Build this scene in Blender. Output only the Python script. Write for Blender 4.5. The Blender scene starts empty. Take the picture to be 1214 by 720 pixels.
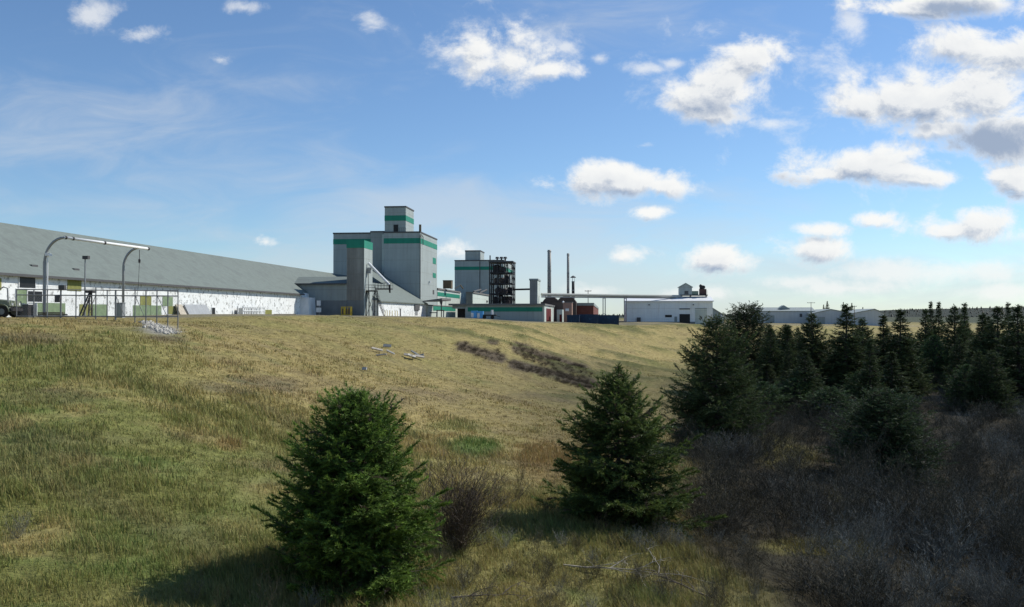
import bpy, math, random
import numpy as np
from mathutils import Vector
rnd = random.Random(7)
rng = np.random.default_rng(7)
sc = bpy.context.scene
COL = sc.collection
R = math.radians

# ------------------------------------------------------------------ camera
F = 1050.0                       # focal length in photo pixels (photo 1214 x 720)
CX, CY, HOR = 607.0, 360.0, 374.0
PITCH = math.atan((HOR - CY) / F)
cam = bpy.data.cameras.new('camera'); cam_o = bpy.data.objects.new('camera', cam); COL.objects.link(cam_o)
cam.sensor_width = 36.0; cam.lens = 36.0 * F / 1214.0
cam.clip_start = 0.1; cam.clip_end = 20000
cam_o.location = (0, 0, 0); cam_o.rotation_euler = (math.pi / 2 + PITCH, 0, 0)
sc.camera = cam_o

def pt(px, py, Y):
    """a photo pixel at a depth Y in metres -> world point"""
    x = (px - CX) / F; y = (CY - py) / F
    d = Vector((x, math.cos(PITCH) - math.sin(PITCH) * y, math.sin(PITCH) + math.cos(PITCH) * y))
    return d * (Y / d.y)

SUN_AZ, SUN_EL = R(60), R(43)
SUN = Vector((math.sin(SUN_AZ) * math.cos(SUN_EL), math.cos(SUN_AZ) * math.cos(SUN_EL), math.sin(SUN_EL)))

# ------------------------------------------------------------------ numpy noise
_perm = rng.random((4, 256, 256))
def vnoise(x, y, k=0):
    x = np.asarray(x, float); y = np.asarray(y, float)
    xi = np.floor(x).astype(int); yi = np.floor(y).astype(int)
    fx = x - xi; fy = y - yi
    fx = fx * fx * (3 - 2 * fx); fy = fy * fy * (3 - 2 * fy)
    t = _perm[k % 4]
    a = t[xi & 255, yi & 255]; b = t[(xi + 1) & 255, yi & 255]
    c = t[xi & 255, (yi + 1) & 255]; d = t[(xi + 1) & 255, (yi + 1) & 255]
    return (a * (1 - fx) + b * fx) * (1 - fy) + (c * (1 - fx) + d * fx) * fy
def fbm(x, y, o=4, k=0):
    s = 0; a = .5; n = 0
    for i in range(o):
        s = s + a * vnoise(x * 2 ** i + 17.3 * i, y * 2 ** i - 9.1 * i, k + i); n += a; a *= .5
    return s / n
def sstep(a, b, x):
    t = np.clip((x - a) / (b - a), 0, 1); return t * t * (3 - 2 * t)

# ------------------------------------------------------------------ terrain
CTRL = [  # photo column, photo row of the ground, depth
 (-260,377,88),(-260,381,68),(-260,402,56),(-260,450,44),(-260,520,35),(-260,600,28),(-260,720,21.5),
 (0,376.5,88),(0,376.5,77),(0,379,69),(0,400,59),(0,450,46),(0,520,36),(0,600,29),(0,720,22),
 (150,376,100),(150,377,84),(150,384,74),(150,410,62),(150,460,48),(150,540,36),(150,720,22.5),
 (300,374.6,170),(300,376,110),(300,380,100),(300,400,84),(300,450,61),(300,520,44),(300,600,32.5),(300,700,24.5),
 (420,374.6,190),(420,376,140),(420,380,122),(420,400,105),(420,450,73),(420,520,49),(420,690,26.3),
 (520,376,225),(520,377,170),(520,381,148),(520,398,128),(520,430,100),(520,470,76),(520,530,53),(520,600,37),(520,700,25.8),
 (610,380.5,205),(610,381.5,182),(610,386,166),(610,405,142),(610,440,110),(610,480,80),(610,540,54),(610,640,32.5),
 (700,383.5,240),(700,383.8,212),(700,388,196),(700,412,165),(700,445,132),(700,490,84),(700,560,49),(700,640,33),(700,710,27),
 (820,383.5,275),(820,384.5,248),(820,390,232),(820,420,190),(820,450,145),(820,500,84),(820,570,50),(820,700,28.5),
 (920,384,400),(920,386,330),(920,400,270),(920,430,185),(920,480,105),(920,560,56),(920,700,30),
 (1040,386,420),(1040,390,360),(1040,402,290),(1040,430,200),(1040,480,112),(1040,560,60),(1040,700,31.5),
 (1214,392,480),(1214,404,330),(1214,430,220),(1214,480,122),(1214,560,64),(1214,700,32.5),
 (1480,395,480),(1480,430,230),(1480,480,130),(1480,560,68),(1480,700,34),
 (-260,375,300),(200,374.8,300),(400,375.2,330),(600,378.5,330),(800,381,420),(-260,374.5,700),(300,375,700),(700,377,700),(1000,381,700),(1480,386,700),
]
def _tps(r2): return np.where(r2 > 1e-12, r2 * np.log(np.maximum(r2, 1e-12)), 0)
def _warp(X, Y):
    d = np.maximum(Y, 8.0)
    return np.stack([np.clip(X / d, -.75, .9) * 2.2, np.log(d)], -1)
_cp = np.array([list(pt(*c)) for c in CTRL])
_cw = _warp(_cp[:, 0], _cp[:, 1]); _cz = _cp[:, 2]
_n = len(_cz)
_K = _tps(((_cw[:, None] - _cw[None]) ** 2).sum(-1)) + np.eye(_n) * 0.002
_A = np.zeros((_n + 3, _n + 3)); _A[:_n, :_n] = _K; _A[:_n, _n] = 1; _A[:_n, _n + 1:] = _cw; _A[_n:, :_n] = _A[:_n, _n:].T
_w = np.linalg.solve(_A, np.concatenate([_cz, [0, 0, 0]]))
def base_z(X, Y):
    X = np.asarray(X, float); Y = np.asarray(Y, float)
    sh = X.shape; X = X.ravel(); Y = Y.ravel(); out = np.empty_like(X)
    for i in range(0, len(X), 20000):
        q = _warp(X[i:i + 20000], np.clip(Y[i:i + 20000], 20, 700))
        k = _tps(((q[:, None] - _cw[None]) ** 2).sum(-1))
        out[i:i + 20000] = k @ _w[:_n] + _w[_n] + q @ _w[_n + 1:]
    far = sstep(600, 1500, Y)
    out = out * (1 - far) + -4.0 * far
    # the road bank the photo was taken from
    bank = -1.75 - .44 * np.maximum(Y - 2.5, 0)
    k = np.clip((Y - 9) / 9, 0, 1); k = k * k * (3 - 2 * k)
    out = np.where(Y < 18, np.maximum(bank, -8.2) * (1 - k) + out * k, out)
    return out.reshape(sh)
def tz(X, Y):
    X = np.asarray(X, float); Y = np.asarray(Y, float)
    z = base_z(X, Y)
    flat = plateau(X, Y)
    z = z + (fbm(X / 16 + Y / 40, Y / 4.5 - X / 9, 3, 3) - .5) * 1.5 * sstep(75, 105, Y) * sstep(-45, -20, X) * (1 - flat) * sstep(300, 240, Y) * sstep(90, 60, X)
    return z + ((fbm(X / 7, Y / 7, 3) - .5) * .55 + (fbm(X / 1.7, Y / 1.7, 2, 2) - .5) * .16) * (1 - flat) * sstep(8, 20, Y) * (1 - sstep(250, 600, Y))
# the edge of the levelled yard: depth of the edge for a given X/Y
_eu = [(-260 - CX) / F, (0 - CX) / F, (150 - CX) / F, (300 - CX) / F, (420 - CX) / F, (520 - CX) / F, (610 - CX) / F, (700 - CX) / F, (820 - CX) / F, (920 - CX) / F, (1040 - CX) / F, (1214 - CX) / F]
_ed = [66, 71, 80, 108, 135, 162, 178, 208, 244, 330, 400, 500]
def plateau(X, Y):
    e = np.interp(X / np.maximum(Y, 1), _eu, _ed)
    return sstep(-4, 3, Y - e)
def hit(px, py):
    """the ground point seen at a photo pixel"""
    Ys = np.concatenate([np.linspace(19, 60, 300), np.linspace(60, 400, 900)])
    d = pt(px, py, 1.0)
    zz = tz(d.x * Ys, Ys)
    below = np.nonzero(zz > d.z * Ys)[0]
    Yh = Ys[below[0]] if len(below) else 400.0
    return Vector((d.x * Yh, Yh, float(tz(np.array([d.x * Yh]), np.array([Yh]))[0])))
def gz(x, y): return float(tz(np.array([x]), np.array([y]))[0])
def project(X, Y, Z):
    c, s = math.cos(PITCH), math.sin(PITCH)
    dep = Y * c + Z * s; up = -Y * s + Z * c
    dep = np.maximum(dep, .1)
    return CX + F * X / dep, CY - F * up / dep

# ------------------------------------------------------------------ tagging, meshes
def tag(o, label=None, cat=None, group=None, kind=None):
    for k, v in (('label', label), ('category', cat), ('group', group), ('kind', kind)):
        if v: o[k] = v
    return o
def empty(name, loc, label, cat, group=None):
    o = bpy.data.objects.new(name, None); COL.objects.link(o); o.location = loc; o.empty_display_size = .2
    return tag(o, label, cat, group)
def link(name, me, mat, parent=None):
    o = bpy.data.objects.new(name, me); COL.objects.link(o)
    if mat: me.materials.append(mat)
    if parent is not None:
        o.parent = parent
        o.matrix_parent_inverse.identity(); o.location = -Vector(parent.location)
    return o
def np_mesh(name, V, tris=None, quads=None, smooth=False, cols=None):
    me = bpy.data.meshes.new(name)
    nt = 0 if tris is None else len(tris); nq = 0 if quads is None else len(quads)
    V = np.ascontiguousarray(V, np.float32)
    me.vertices.add(len(V)); me.vertices.foreach_set('co', V.ravel())
    loops = np.concatenate(([tris.ravel()] if nt else []) + ([quads.ravel()] if nq else [])).astype(np.int32)
    me.loops.add(len(loops)); me.loops.foreach_set('vertex_index', loops)
    me.polygons.add(nt + nq)
    st = np.concatenate([np.arange(nt) * 3, nt * 3 + np.arange(nq) * 4]).astype(np.int32)
    me.polygons.foreach_set('loop_start', st)
    if smooth: me.polygons.foreach_set('use_smooth', np.ones(nt + nq, bool))
    me.update(calc_edges=True)
    if cols is not None:
        a = me.attributes.new('tint', 'FLOAT_COLOR', 'POINT')
        c = np.ones((len(V), 4), np.float32); c[:, :3] = cols
        a.data.foreach_set('color', c.ravel())
    return me

class Fr:
    """a local frame: u to the right along the fronts, v into the depth along the works axis, w up"""
    def __init__(s, o, ang=6.1):
        s.o = Vector(o); t = R(ang)
        s.a = Vector((math.sin(t), math.cos(t), 0)); s.r = Vector((math.cos(t), -math.sin(t), 0))
    def p(s, u, v, w): return s.o + s.r * u + s.a * v + Vector((0, 0, w))
class MB:
    def __init__(s): s.v = []; s.f = []
    def add(s, vs, fs):
        n = len(s.v); s.v += [tuple(x) for x in vs]; s.f += [tuple(n + i for i in f) for f in fs]; return s
    def box(s, fr, u0, u1, v0, v1, w0, w1):
        P = [fr.p(u, v, w) for w in (w0, w1) for (u, v) in ((u0, v0), (u1, v0), (u1, v1), (u0, v1))]
        return s.add(P, [(3, 2, 1, 0), (4, 5, 6, 7), (0, 1, 5, 4), (1, 2, 6, 5), (2, 3, 7, 6), (3, 0, 4, 7)])
    def hexa(s, P):   # bottom four, top four
        return s.add(P, [(3, 2, 1, 0), (4, 5, 6, 7), (0, 1, 5, 4), (1, 2, 6, 5), (2, 3, 7, 6), (3, 0, 4, 7)])
    def prism_v(s, fr, prof, v0, v1):   # profile in (u, w), extruded along v
        n = len(prof)
        P = [fr.p(u, v0, w) for u, w in prof] + [fr.p(u, v1, w) for u, w in prof]
        return s.add(P, [tuple(range(n)), tuple(range(2 * n - 1, n - 1, -1))] + [(i, i + n, (i + 1) % n + n, (i + 1) % n) for i in range(n)])
    def prism_u(s, fr, prof, u0, u1):   # profile in (v, w), extruded along u
        n = len(prof)
        P = [fr.p(u0, v, w) for v, w in prof] + [fr.p(u1, v, w) for v, w in prof]
        return s.add(P, [tuple(range(n)), tuple(range(2 * n - 1, n - 1, -1))] + [(i, (i + 1) % n, (i + 1) % n + n, i + n) for i in range(n)])
    def tube(s, pts, rad, n=8, cap=True):
        pts = [Vector(p) for p in pts]; rads = rad if isinstance(rad, (list, tuple)) else [rad] * len(pts)
        rings = []; up = Vector((0.3, 0.2, 1)).normalized(); ref = None
        for i, p in enumerate(pts):
            t = (pts[min(i + 1, len(pts) - 1)] - pts[max(i - 1, 0)]).normalized()
            if ref is None:
                ref = t.orthogonal().normalized()
            x = (ref - t * ref.dot(t)).normalized(); y = t.cross(x); ref = x
            rings.append([p + (x * math.cos(2 * math.pi * k / n) + y * math.sin(2 * math.pi * k / n)) * rads[i] for k in range(n)])
        fs = []
        for i in range(len(pts) - 1):
            for k in range(n):
                fs.append((i * n + k, i * n + (k + 1) % n, (i + 1) * n + (k + 1) % n, (i + 1) * n + k))
        if cap: fs += [tuple(range(n - 1, -1, -1)), tuple((len(pts) - 1) * n + k for k in range(n))]
        return s.add([q for r in rings for q in r], fs)
    def bar(s, a, b, t): return s.tube([a, b], t, 4)
    def build(s, name, mat, parent=None, smooth=False):
        me = bpy.data.meshes.new(name); me.from_pydata(s.v, [], s.f); me.update()
        import bmesh
        bm = bmesh.new(); bm.from_mesh(me); bmesh.ops.recalc_face_normals(bm, faces=bm.faces); bm.to_mesh(me); bm.free()
        if smooth:
            me.polygons.foreach_set('use_smooth', np.ones(len(me.polygons), bool))
        return link(name, me, mat, parent)

# ------------------------------------------------------------------ materials
def new_mat(name):
    m = bpy.data.materials.new(name); m.use_nodes = True
    return m, m.node_tree.nodes, m.node_tree.links, m.node_tree.nodes['Principled BSDF']
def mat(name, col, rough=.8, var=.15, scale=.6, streak=0.0, corr=0.0, metal=0.0, worn=None, worn_amt=.5, worn_scale=1.2, corr_axis='u'):
    m, N, L, b = new_mat(name)
    b.inputs['Roughness'].default_value = rough; b.inputs['Metallic'].default_value = metal
    b.inputs['Specular IOR Level'].default_value = .3
    g = N.new('ShaderNodeNewGeometry'); pos = g.outputs['Position']
    no = N.new('ShaderNodeTexNoise'); no.inputs['Scale'].default_value = scale; no.inputs['Detail'].default_value = 6; no.inputs['Roughness'].default_value = .65
    L.new(pos, no.inputs['Vector'])
    mr = N.new('ShaderNodeMapRange'); mr.inputs['From Min'].default_value = .3; mr.inputs['From Max'].default_value = .7
    mr.inputs['To Min'].default_value = 1 - var; mr.inputs['To Max'].default_value = 1 + var
    L.new(no.outputs['Fac'], mr.inputs['Value'])
    v = mr.outputs['Result']
    if streak:
        mp = N.new('ShaderNodeMapping'); mp.inputs['Scale'].default_value = (1.6, 1.6, .07); L.new(pos, mp.inputs['Vector'])
        n2 = N.new('ShaderNodeTexNoise'); n2.inputs['Scale'].default_value = 1.0; n2.inputs['Detail'].default_value = 4; L.new(mp.outputs[0], n2.inputs['Vector'])
        m2 = N.new('ShaderNodeMapRange'); m2.inputs['From Min'].default_value = .3; m2.inputs['From Max'].default_value = .7
        m2.inputs['To Min'].default_value = 1 - streak; m2.inputs['To Max'].default_value = 1 + streak * .4
        L.new(n2.outputs['Fac'], m2.inputs['Value'])
        mu = N.new('ShaderNodeMath'); mu.operation = 'MULTIPLY'; L.new(v, mu.inputs[0]); L.new(m2.outputs[0], mu.inputs[1]); v = mu.outputs[0]
    sc_ = N.new('ShaderNodeVectorMath'); sc_.operation = 'SCALE'; sc_.inputs[0].default_value = col; L.new(v, sc_.inputs['Scale'])
    out = sc_.outputs['Vector']
    if corr:
        sx = N.new('ShaderNodeSeparateXYZ'); L.new(pos, sx.inputs[0])
        fz = N.new('ShaderNodeMath'); fz.operation = 'MULTIPLY_ADD'; L.new(sx.outputs['Z'], fz.inputs[0]); fz.inputs[1].default_value = 1 / 3.1; fz.inputs[2].default_value = .37
        fr_ = N.new('ShaderNodeMath'); fr_.operation = 'FRACT'; L.new(fz.outputs[0], fr_.inputs[0])
        lt_ = N.new('ShaderNodeMath'); lt_.operation = 'LESS_THAN'; L.new(fr_.outputs[0], lt_.inputs[0]); lt_.inputs[1].default_value = .045
        mp4 = N.new('ShaderNodeMapping'); mp4.inputs['Scale'].default_value = (.8, .8, .10); L.new(pos, mp4.inputs['Vector'])
        n4 = N.new('ShaderNodeTexNoise'); n4.inputs['Scale'].default_value = 1.1; n4.inputs['Detail'].default_value = 7; n4.inputs['Roughness'].default_value = .7; L.new(mp4.outputs[0], n4.inputs['Vector'])
        m4 = N.new('ShaderNodeMapRange'); m4.inputs['From Min'].default_value = .56; m4.inputs['From Max'].default_value = .72; m4.inputs['To Max'].default_value = .40; L.new(n4.outputs['Fac'], m4.inputs['Value'])
        ad = N.new('ShaderNodeMath'); ad.operation = 'MULTIPLY_ADD'; ad.use_clamp = True; L.new(lt_.outputs[0], ad.inputs[0]); ad.inputs[1].default_value = .28; L.new(m4.outputs[0], ad.inputs[2])
        mx4 = N.new('ShaderNodeMix'); mx4.data_type = 'RGBA'; L.new(ad.outputs[0], mx4.inputs[0]); L.new(out, mx4.inputs[6]); mx4.inputs[7].default_value = (col[0] * .55, col[1] * .47, col[2] * .40, 1)
        out = mx4.outputs[2]
    if worn:
        n3 = N.new('ShaderNodeTexNoise'); n3.inputs['Scale'].default_value = worn_scale; n3.inputs['Detail'].default_value = 8; n3.inputs['Roughness'].default_value = .75
        L.new(pos, n3.inputs['Vector'])
        m3 = N.new('ShaderNodeMapRange'); m3.inputs['From Min'].default_value = 1.02 - worn_amt; m3.inputs['From Max'].default_value = 1.1 - worn_amt
        L.new(n3.outputs['Fac'], m3.inputs['Value'])
        mx = N.new('ShaderNodeMix'); mx.data_type = 'RGBA'; L.new(m3.outputs[0], mx.inputs[0]); L.new(out, mx.inputs[6]); mx.inputs[7].default_value = (*worn, 1)
        out = mx.outputs[2]
    L.new(out, b.inputs['Base Color'])
    if corr:
        wv = N.new('ShaderNodeTexWave'); wv.inputs['Scale'].default_value = corr; wv.bands_direction = 'DIAGONAL' if corr_axis == 'd' else 'X'
        mp = N.new('ShaderNodeMapping'); mp.inputs['Scale'].default_value = (1, 1, 0) if corr_axis == 'd' else (1, 0, 0); L.new(pos, mp.inputs['Vector']); L.new(mp.outputs[0], wv.inputs['Vector'])
        bp = N.new('ShaderNodeBump'); bp.inputs['Strength'].default_value = .35; bp.inputs['Distance'].default_value = .04
        L.new(wv.outputs['Fac'], bp.inputs['Height']); L.new(bp.outputs[0], b.inputs['Normal'])
    return m
M = {}
M['shed_white'] = mat('peeling white paint', (.82, .83, .80), .85, .06, .8, .08, worn=(.30, .30, .28), worn_amt=.49, worn_scale=1.5)
M['white'] = mat('white paint', (.78, .79, .77), .7, .06, .8, .06)
M['shed_roof'] = mat('weathered grey roofing', (.165, .192, .170), .85, .12, 1.5, .0, worn=(.145, .166, .149), worn_amt=.50, worn_scale=.45)
M['siding'] = mat('grey metal siding', (.37, .41, .385), .6, .07, .25, .10, corr=1.6, corr_axis='d')
M['siding_b'] = mat('darker grey metal siding', (.31, .345, .325), .6, .08, .25, .12, corr=1.6, corr_axis='d')
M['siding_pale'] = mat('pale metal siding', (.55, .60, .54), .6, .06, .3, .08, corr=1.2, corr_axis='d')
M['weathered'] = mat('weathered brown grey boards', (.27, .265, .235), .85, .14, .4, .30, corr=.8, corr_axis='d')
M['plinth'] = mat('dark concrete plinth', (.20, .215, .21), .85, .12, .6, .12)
M['green'] = mat('green painted band', (.018, .235, .15), .6, .10, .5, .12)
M['dark_trim'] = mat('dark roof trim', (.09, .09, .09), .8, .15)
M['grey_roof'] = mat('flat grey roof', (.17, .165, .155), .85, .15, .5)
M['fence_steel'] = mat('dull fence steel', (.22, .225, .225), .6, .15, 2)
M['steel'] = mat('galvanised grey steel', (.30, .31, .31), .5, .12, 1.5, metal=.3)
M['dark_steel'] = mat('dark rusted steel', (.035, .032, .032), .7, .3, 1.0)
M['bright_steel'] = mat('bright white tube', (.82, .82, .8), .45, .05)
M['glass_dark'] = mat('dark window opening', (.015, .015, .016), .4, .3)
M['olive'] = mat('olive panel', (.235, .235, .065), .8, .2, 2.5, .15)
M['sage'] = mat('faded green panel', (.205, .275, .15), .8, .2, 2.0, .15, worn=(.34, .38, .30), worn_amt=.44)
M['red_door'] = mat('dark red door', (.13, .018, .018), .7, .15)
M['brick'] = mat('red brick', (.17, .062, .047), .9, .18, 1.2)
M['pink_brick'] = mat('pale brick', (.36, .22, .17), .9, .15, 1.2, worn=(.2, .12, .1), worn_amt=.45)
M['brown_metal'] = mat('brown stained sheet', (.10, .08, .075), .8, .3, .4)
M['blue_bin'] = mat('dark blue paint', (.02, .05, .10), .6, .2, .6, worn=(.045, .12, .18), worn_amt=.45)
M['light_blue'] = mat('light blue plastic', (.10, .38, .75), .4, .1)
M['stack'] = mat('stained steel stack', (.46, .43, .38), .7, .25, .8, .3, worn=(.24, .215, .19), worn_amt=.48, worn_scale=.7)
M['pipe'] = mat('pale lagged pipe', (.42, .42, .37), .7, .1, .8)
M['wood_pole'] = mat('weathered wood pole', (.16, .13, .11), .9, .2, 2)
M['yellow'] = mat('yellow paint', (.55, .40, .04), .6, .15, 2)
M['rubber'] = mat('black rubber', (.02, .02, .02), .8, .1)
M['truck'] = mat('faded olive truck paint', (.20, .22, .15), .6, .12)
M['rubble'] = mat('pale broken concrete', (.44, .42, .37), .95, .25, 3)
M['board'] = mat('grey weathered board', (.44, .39, .31), .9, .25, 3)
M['far_wall'] = mat('far grey siding', (.52, .54, .53), .8, .08, .2, .08)
M['tank_brown'] = mat('brown tank', (.16, .125, .08), .8, .15)
M['added_cloud'] = None

def mesh_wire(name, col):
    """chain link: a diamond weave of wires with open gaps"""
    m, N, L, b = new_mat(name)
    b.inputs['Base Color'].default_value = (*col, 1); b.inputs['Roughness'].default_value = .5
    g = N.new('ShaderNodeNewGeometry'); sx = N.new('ShaderNodeSeparateXYZ'); L.new(g.outputs['Position'], sx.inputs[0])
    outs = []
    for sgn in (1, -1):
        a = N.new('ShaderNodeMath'); a.operation = 'MULTIPLY_ADD'; L.new(sx.outputs['Z'], a.inputs[0]); a.inputs[1].default_value = sgn; L.new(sx.outputs['X'], a.inputs[2])
        s = N.new('ShaderNodeMath'); s.operation = 'MULTIPLY'; L.new(a.outputs[0], s.inputs[0]); s.inputs[1].default_value = 1 / .09
        f = N.new('ShaderNodeMath'); f.operation = 'FRACT'; L.new(s.outputs[0], f.inputs[0])
        c = N.new('ShaderNodeMath'); c.operation = 'LESS_THAN'; L.new(f.outputs[0], c.inputs[0]); c.inputs[1].default_value = .07; outs.append(c.outputs[0])
    mx = N.new('ShaderNodeMath'); mx.operation = 'MAXIMUM'; L.new(outs[0], mx.inputs[0]); L.new(outs[1], mx.inputs[1])
    L.new(mx.outputs[0], b.inputs['Alpha'])
    return m
M['chain_link'] = mesh_wire('chain link wire', (.35, .36, .36))

def tint_mat(name, rough=.8, trans=.0, var=.25, scale=3.0):
    m, N, L, b = new_mat(name)
    at = N.new('ShaderNodeAttribute'); at.attribute_name = 'tint'
    g = N.new('ShaderNodeNewGeometry'); no = N.new('ShaderNodeTexNoise'); no.inputs['Scale'].default_value = scale; no.inputs['Detail'].default_value = 5
    L.new(g.outputs['Position'], no.inputs['Vector'])
    mr = N.new('ShaderNodeMapRange'); mr.inputs['From Min'].default_value = .3; mr.inputs['From Max'].default_value = .7; mr.inputs['To Min'].default_value = 1 - var; mr.inputs['To Max'].default_value = 1 + var
    L.new(no.outputs['Fac'], mr.inputs['Value'])
    s = N.new('ShaderNodeVectorMath'); s.operation = 'SCALE'; L.new(at.outputs['Color'], s.inputs[0]); L.new(mr.outputs[0], s.inputs['Scale'])
    L.new(s.outputs['Vector'], b.inputs['Base Color']); b.inputs['Roughness'].default_value = rough; b.inputs['Specular IOR Level'].default_value = .15
    if trans:
        t = N.new('ShaderNodeBsdfTranslucent'); L.new(s.outputs['Vector'], t.inputs['Color'])
        mx = N.new('ShaderNodeMixShader'); mx.inputs[0].default_value = trans
        L.new(b.outputs[0], mx.inputs[1]); L.new(t.outputs[0], mx.inputs[2]); L.new(mx.outputs[0], N['Material Output'].inputs['Surface'])
    return m
M['ground'] = tint_mat('dry grass ground', .95, 0, .3, 1.5)
def rough_ground(m):
    N, L = m.node_tree.nodes, m.node_tree.links; b = N['Principled BSDF']
    g = N.new('ShaderNodeNewGeometry'); no = N.new('ShaderNodeTexNoise'); no.inputs['Scale'].default_value = 2.2; no.inputs['Detail'].default_value = 8; no.inputs['Roughness'].default_value = .7
    L.new(g.outputs['Position'], no.inputs['Vector'])
    bp = N.new('ShaderNodeBump'); bp.inputs['Strength'].default_value = .8; bp.inputs['Distance'].default_value = .35
    L.new(no.outputs['Fac'], bp.inputs['Height']); L.new(bp.outputs[0], b.inputs['Normal'])
rough_ground(M['ground'])
M['grass'] = tint_mat('grass blades', .7, .3, .2, 4)
M['needles'] = tint_mat('spruce needles', .6, .24, .25, 2)
M['bark'] = mat('grey brown bark', (.075, .06, .05), .95, .25, 6)
M['twig'] = tint_mat('bare twigs', .85, 0, .25, 2)

# ------------------------------------------------------------------ world: sky and clouds
def build_world():
    w = bpy.data.worlds.new('World'); sc.world = w; w.use_nodes = True
    T = w.node_tree; N, L = T.nodes, T.links
    bg = N['Background']; bg.inputs['Strength'].default_value = SKY_STR
    sky = N.new('ShaderNodeTexSky'); sky.sky_type = 'NISHITA'; sky.sun_disc = False
    sky.sun_elevation = SUN_EL; sky.sun_rotation = SUN_AZ; sky.altitude = 600; sky.air_density = 1.0; sky.dust_density = .35; sky.ozone_density = 1.6
    tc = N.new('ShaderNodeTexCoord')
    sp = N.new('ShaderNodeSeparateXYZ'); L.new(tc.outputs['Generated'], sp.inputs[0])
    def mth(op, a, b=None, c=None, clamp=False):
        n = N.new('ShaderNodeMath'); n.operation = op; n.use_clamp = clamp
        for i, x in enumerate((a, b, c)):
            if x is None: continue
            if isinstance(x, (int, float)): n.inputs[i].default_value = x
            else: L.new(x, n.inputs[i])
        return n.outputs[0]
    yy = mth('MAXIMUM', mth('ABSOLUTE', sp.outputs['Y']), .02)
    u = mth('DIVIDE', sp.outputs['X'], yy); v = mth('DIVIDE', sp.outputs['Z'], yy)
    cb = N.new('ShaderNodeCombineXYZ'); L.new(u, cb.inputs[0]); L.new(v, cb.inputs[1])
    uv = cb.outputs[0]
    def field_group(name, blobs):
        G = bpy.data.node_groups.new(name, 'ShaderNodeTree')
        G.interface.new_socket('uv', in_out='INPUT', socket_type='NodeSocketVector')
        G.interface.new_socket('field', in_out='OUTPUT', socket_type='NodeSocketFloat')
        gi = G.nodes.new('NodeGroupInput'); go = G.nodes.new('NodeGroupOutput')
        acc = None
        sep = G.nodes.new('ShaderNodeSeparateXYZ'); G.links.new(gi.outputs[0], sep.inputs[0])
        src = gi.outputs[0]
        for (px, py, rx, ry, amp) in blobs:
            mp = G.nodes.new('ShaderNodeMapping'); mp.vector_type = 'POINT'
            su, sv = F / rx, F / ry
            mp.inputs['Scale'].default_value = (su, sv, 0)
            mp.inputs['Location'].default_value = (-(px - CX) / F * su, -(HOR - py) / F * sv, 0)
            G.links.new(src, mp.inputs['Vector'])
            ln = G.nodes.new('ShaderNodeVectorMath'); ln.operation = 'LENGTH'; G.links.new(mp.outputs[0], ln.inputs[0])
            ma = G.nodes.new('ShaderNodeMath'); ma.operation = 'MULTIPLY_ADD'; ma.inputs[1].default_value = -amp; ma.inputs[2].default_value = amp
            G.links.new(ln.outputs['Value'], ma.inputs[0])
            if acc is None: acc = ma.outputs[0]
            else:
                x = G.nodes.new('ShaderNodeMath'); x.operation = 'SMOOTH_MAX'; x.inputs[2].default_value = .12
                G.links.new(acc, x.inputs[0]); G.links.new(ma.outputs[0], x.inputs[1]); acc = x.outputs[0]
            # the running maximum rides along in z, so the blobs are evaluated one after another
            c = G.nodes.new('ShaderNodeCombineXYZ'); G.links.new(sep.outputs[0], c.inputs[0]); G.links.new(sep.outputs[1], c.inputs[1]); G.links.new(acc, c.inputs[2]); src = c.outputs[0]
        G.links.new(acc, go.inputs[0])
        return G
    G = field_group('cumulus field', CUMULUS)
    def density(vec, detail):
        g = N.new('ShaderNodeGroup'); g.node_tree = G; L.new(vec, g.inputs[0])
        mp = N.new('ShaderNodeMapping'); mp.inputs['Scale'].default_value = (1, 1.25, 1); L.new(vec, mp.inputs[0])
        n = N.new('ShaderNodeTexNoise'); n.inputs['Scale'].default_value = 15; n.inputs['Detail'].default_value = detail; n.inputs['Roughness'].default_value = .66; n.inputs['Distortion'].default_value = .25
        L.new(mp.outputs[0], n.inputs['Vector'])
        a = mth('MULTIPLY_ADD', n.outputs['Fac'], 3.0, -1.34)
        return mth('ADD', g.outputs[0], a), n
    d1, nz = density(uv, 9)
    off = N.new('ShaderNodeVectorMath'); off.operation = 'ADD'; L.new(uv, off.inputs[0]); off.inputs[1].default_value = (.007, .011, 0)
    d2, _ = density(off.outputs[0], 9)
    mr = N.new('ShaderNodeMapRange'); mr.interpolation_type = 'SMOOTHSTEP'; mr.inputs['From Min'].default_value = -.08; mr.inputs['From Max'].default_value = .75
    L.new(d1, mr.inputs['Value']); alpha = mth('MULTIPLY', mr.outputs[0], .97)
    GW = field_group('wisp field', WISPS)
    gw = N.new('ShaderNodeGroup'); gw.node_tree = GW; L.new(uv, gw.inputs[0])
    wr = N.new('ShaderNodeMapRange'); wr.interpolation_type = 'SMOOTHSTEP'; wr.inputs['From Min'].default_value = .0; wr.inputs['From Max'].default_value = .95; wr.inputs['To Max'].default_value = .66
    L.new(mth('ADD', gw.outputs[0], mth('MULTIPLY_ADD', nz.outputs['Fac'], 3.0, -1.4)), wr.inputs['Value'])
    alpha = mth('MAXIMUM', alpha, wr.outputs[0])
    # light: bright where there is little cloud between here and the sun
    sh = N.new('ShaderNodeMapRange'); sh.interpolation_type = 'SMOOTHSTEP'; sh.inputs['From Min'].default_value = .0; sh.inputs['From Max'].default_value = 1.25
    L.new(d2, sh.inputs['Value'])
    # grey undersides
    GD = field_group('grey underside field', DARKS)
    gd = N.new('ShaderNodeGroup'); gd.node_tree = GD; L.new(uv, gd.inputs[0])
    gdn = mth('MULTIPLY_ADD', nz.outputs['Fac'], 2.2, -1.1)
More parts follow.
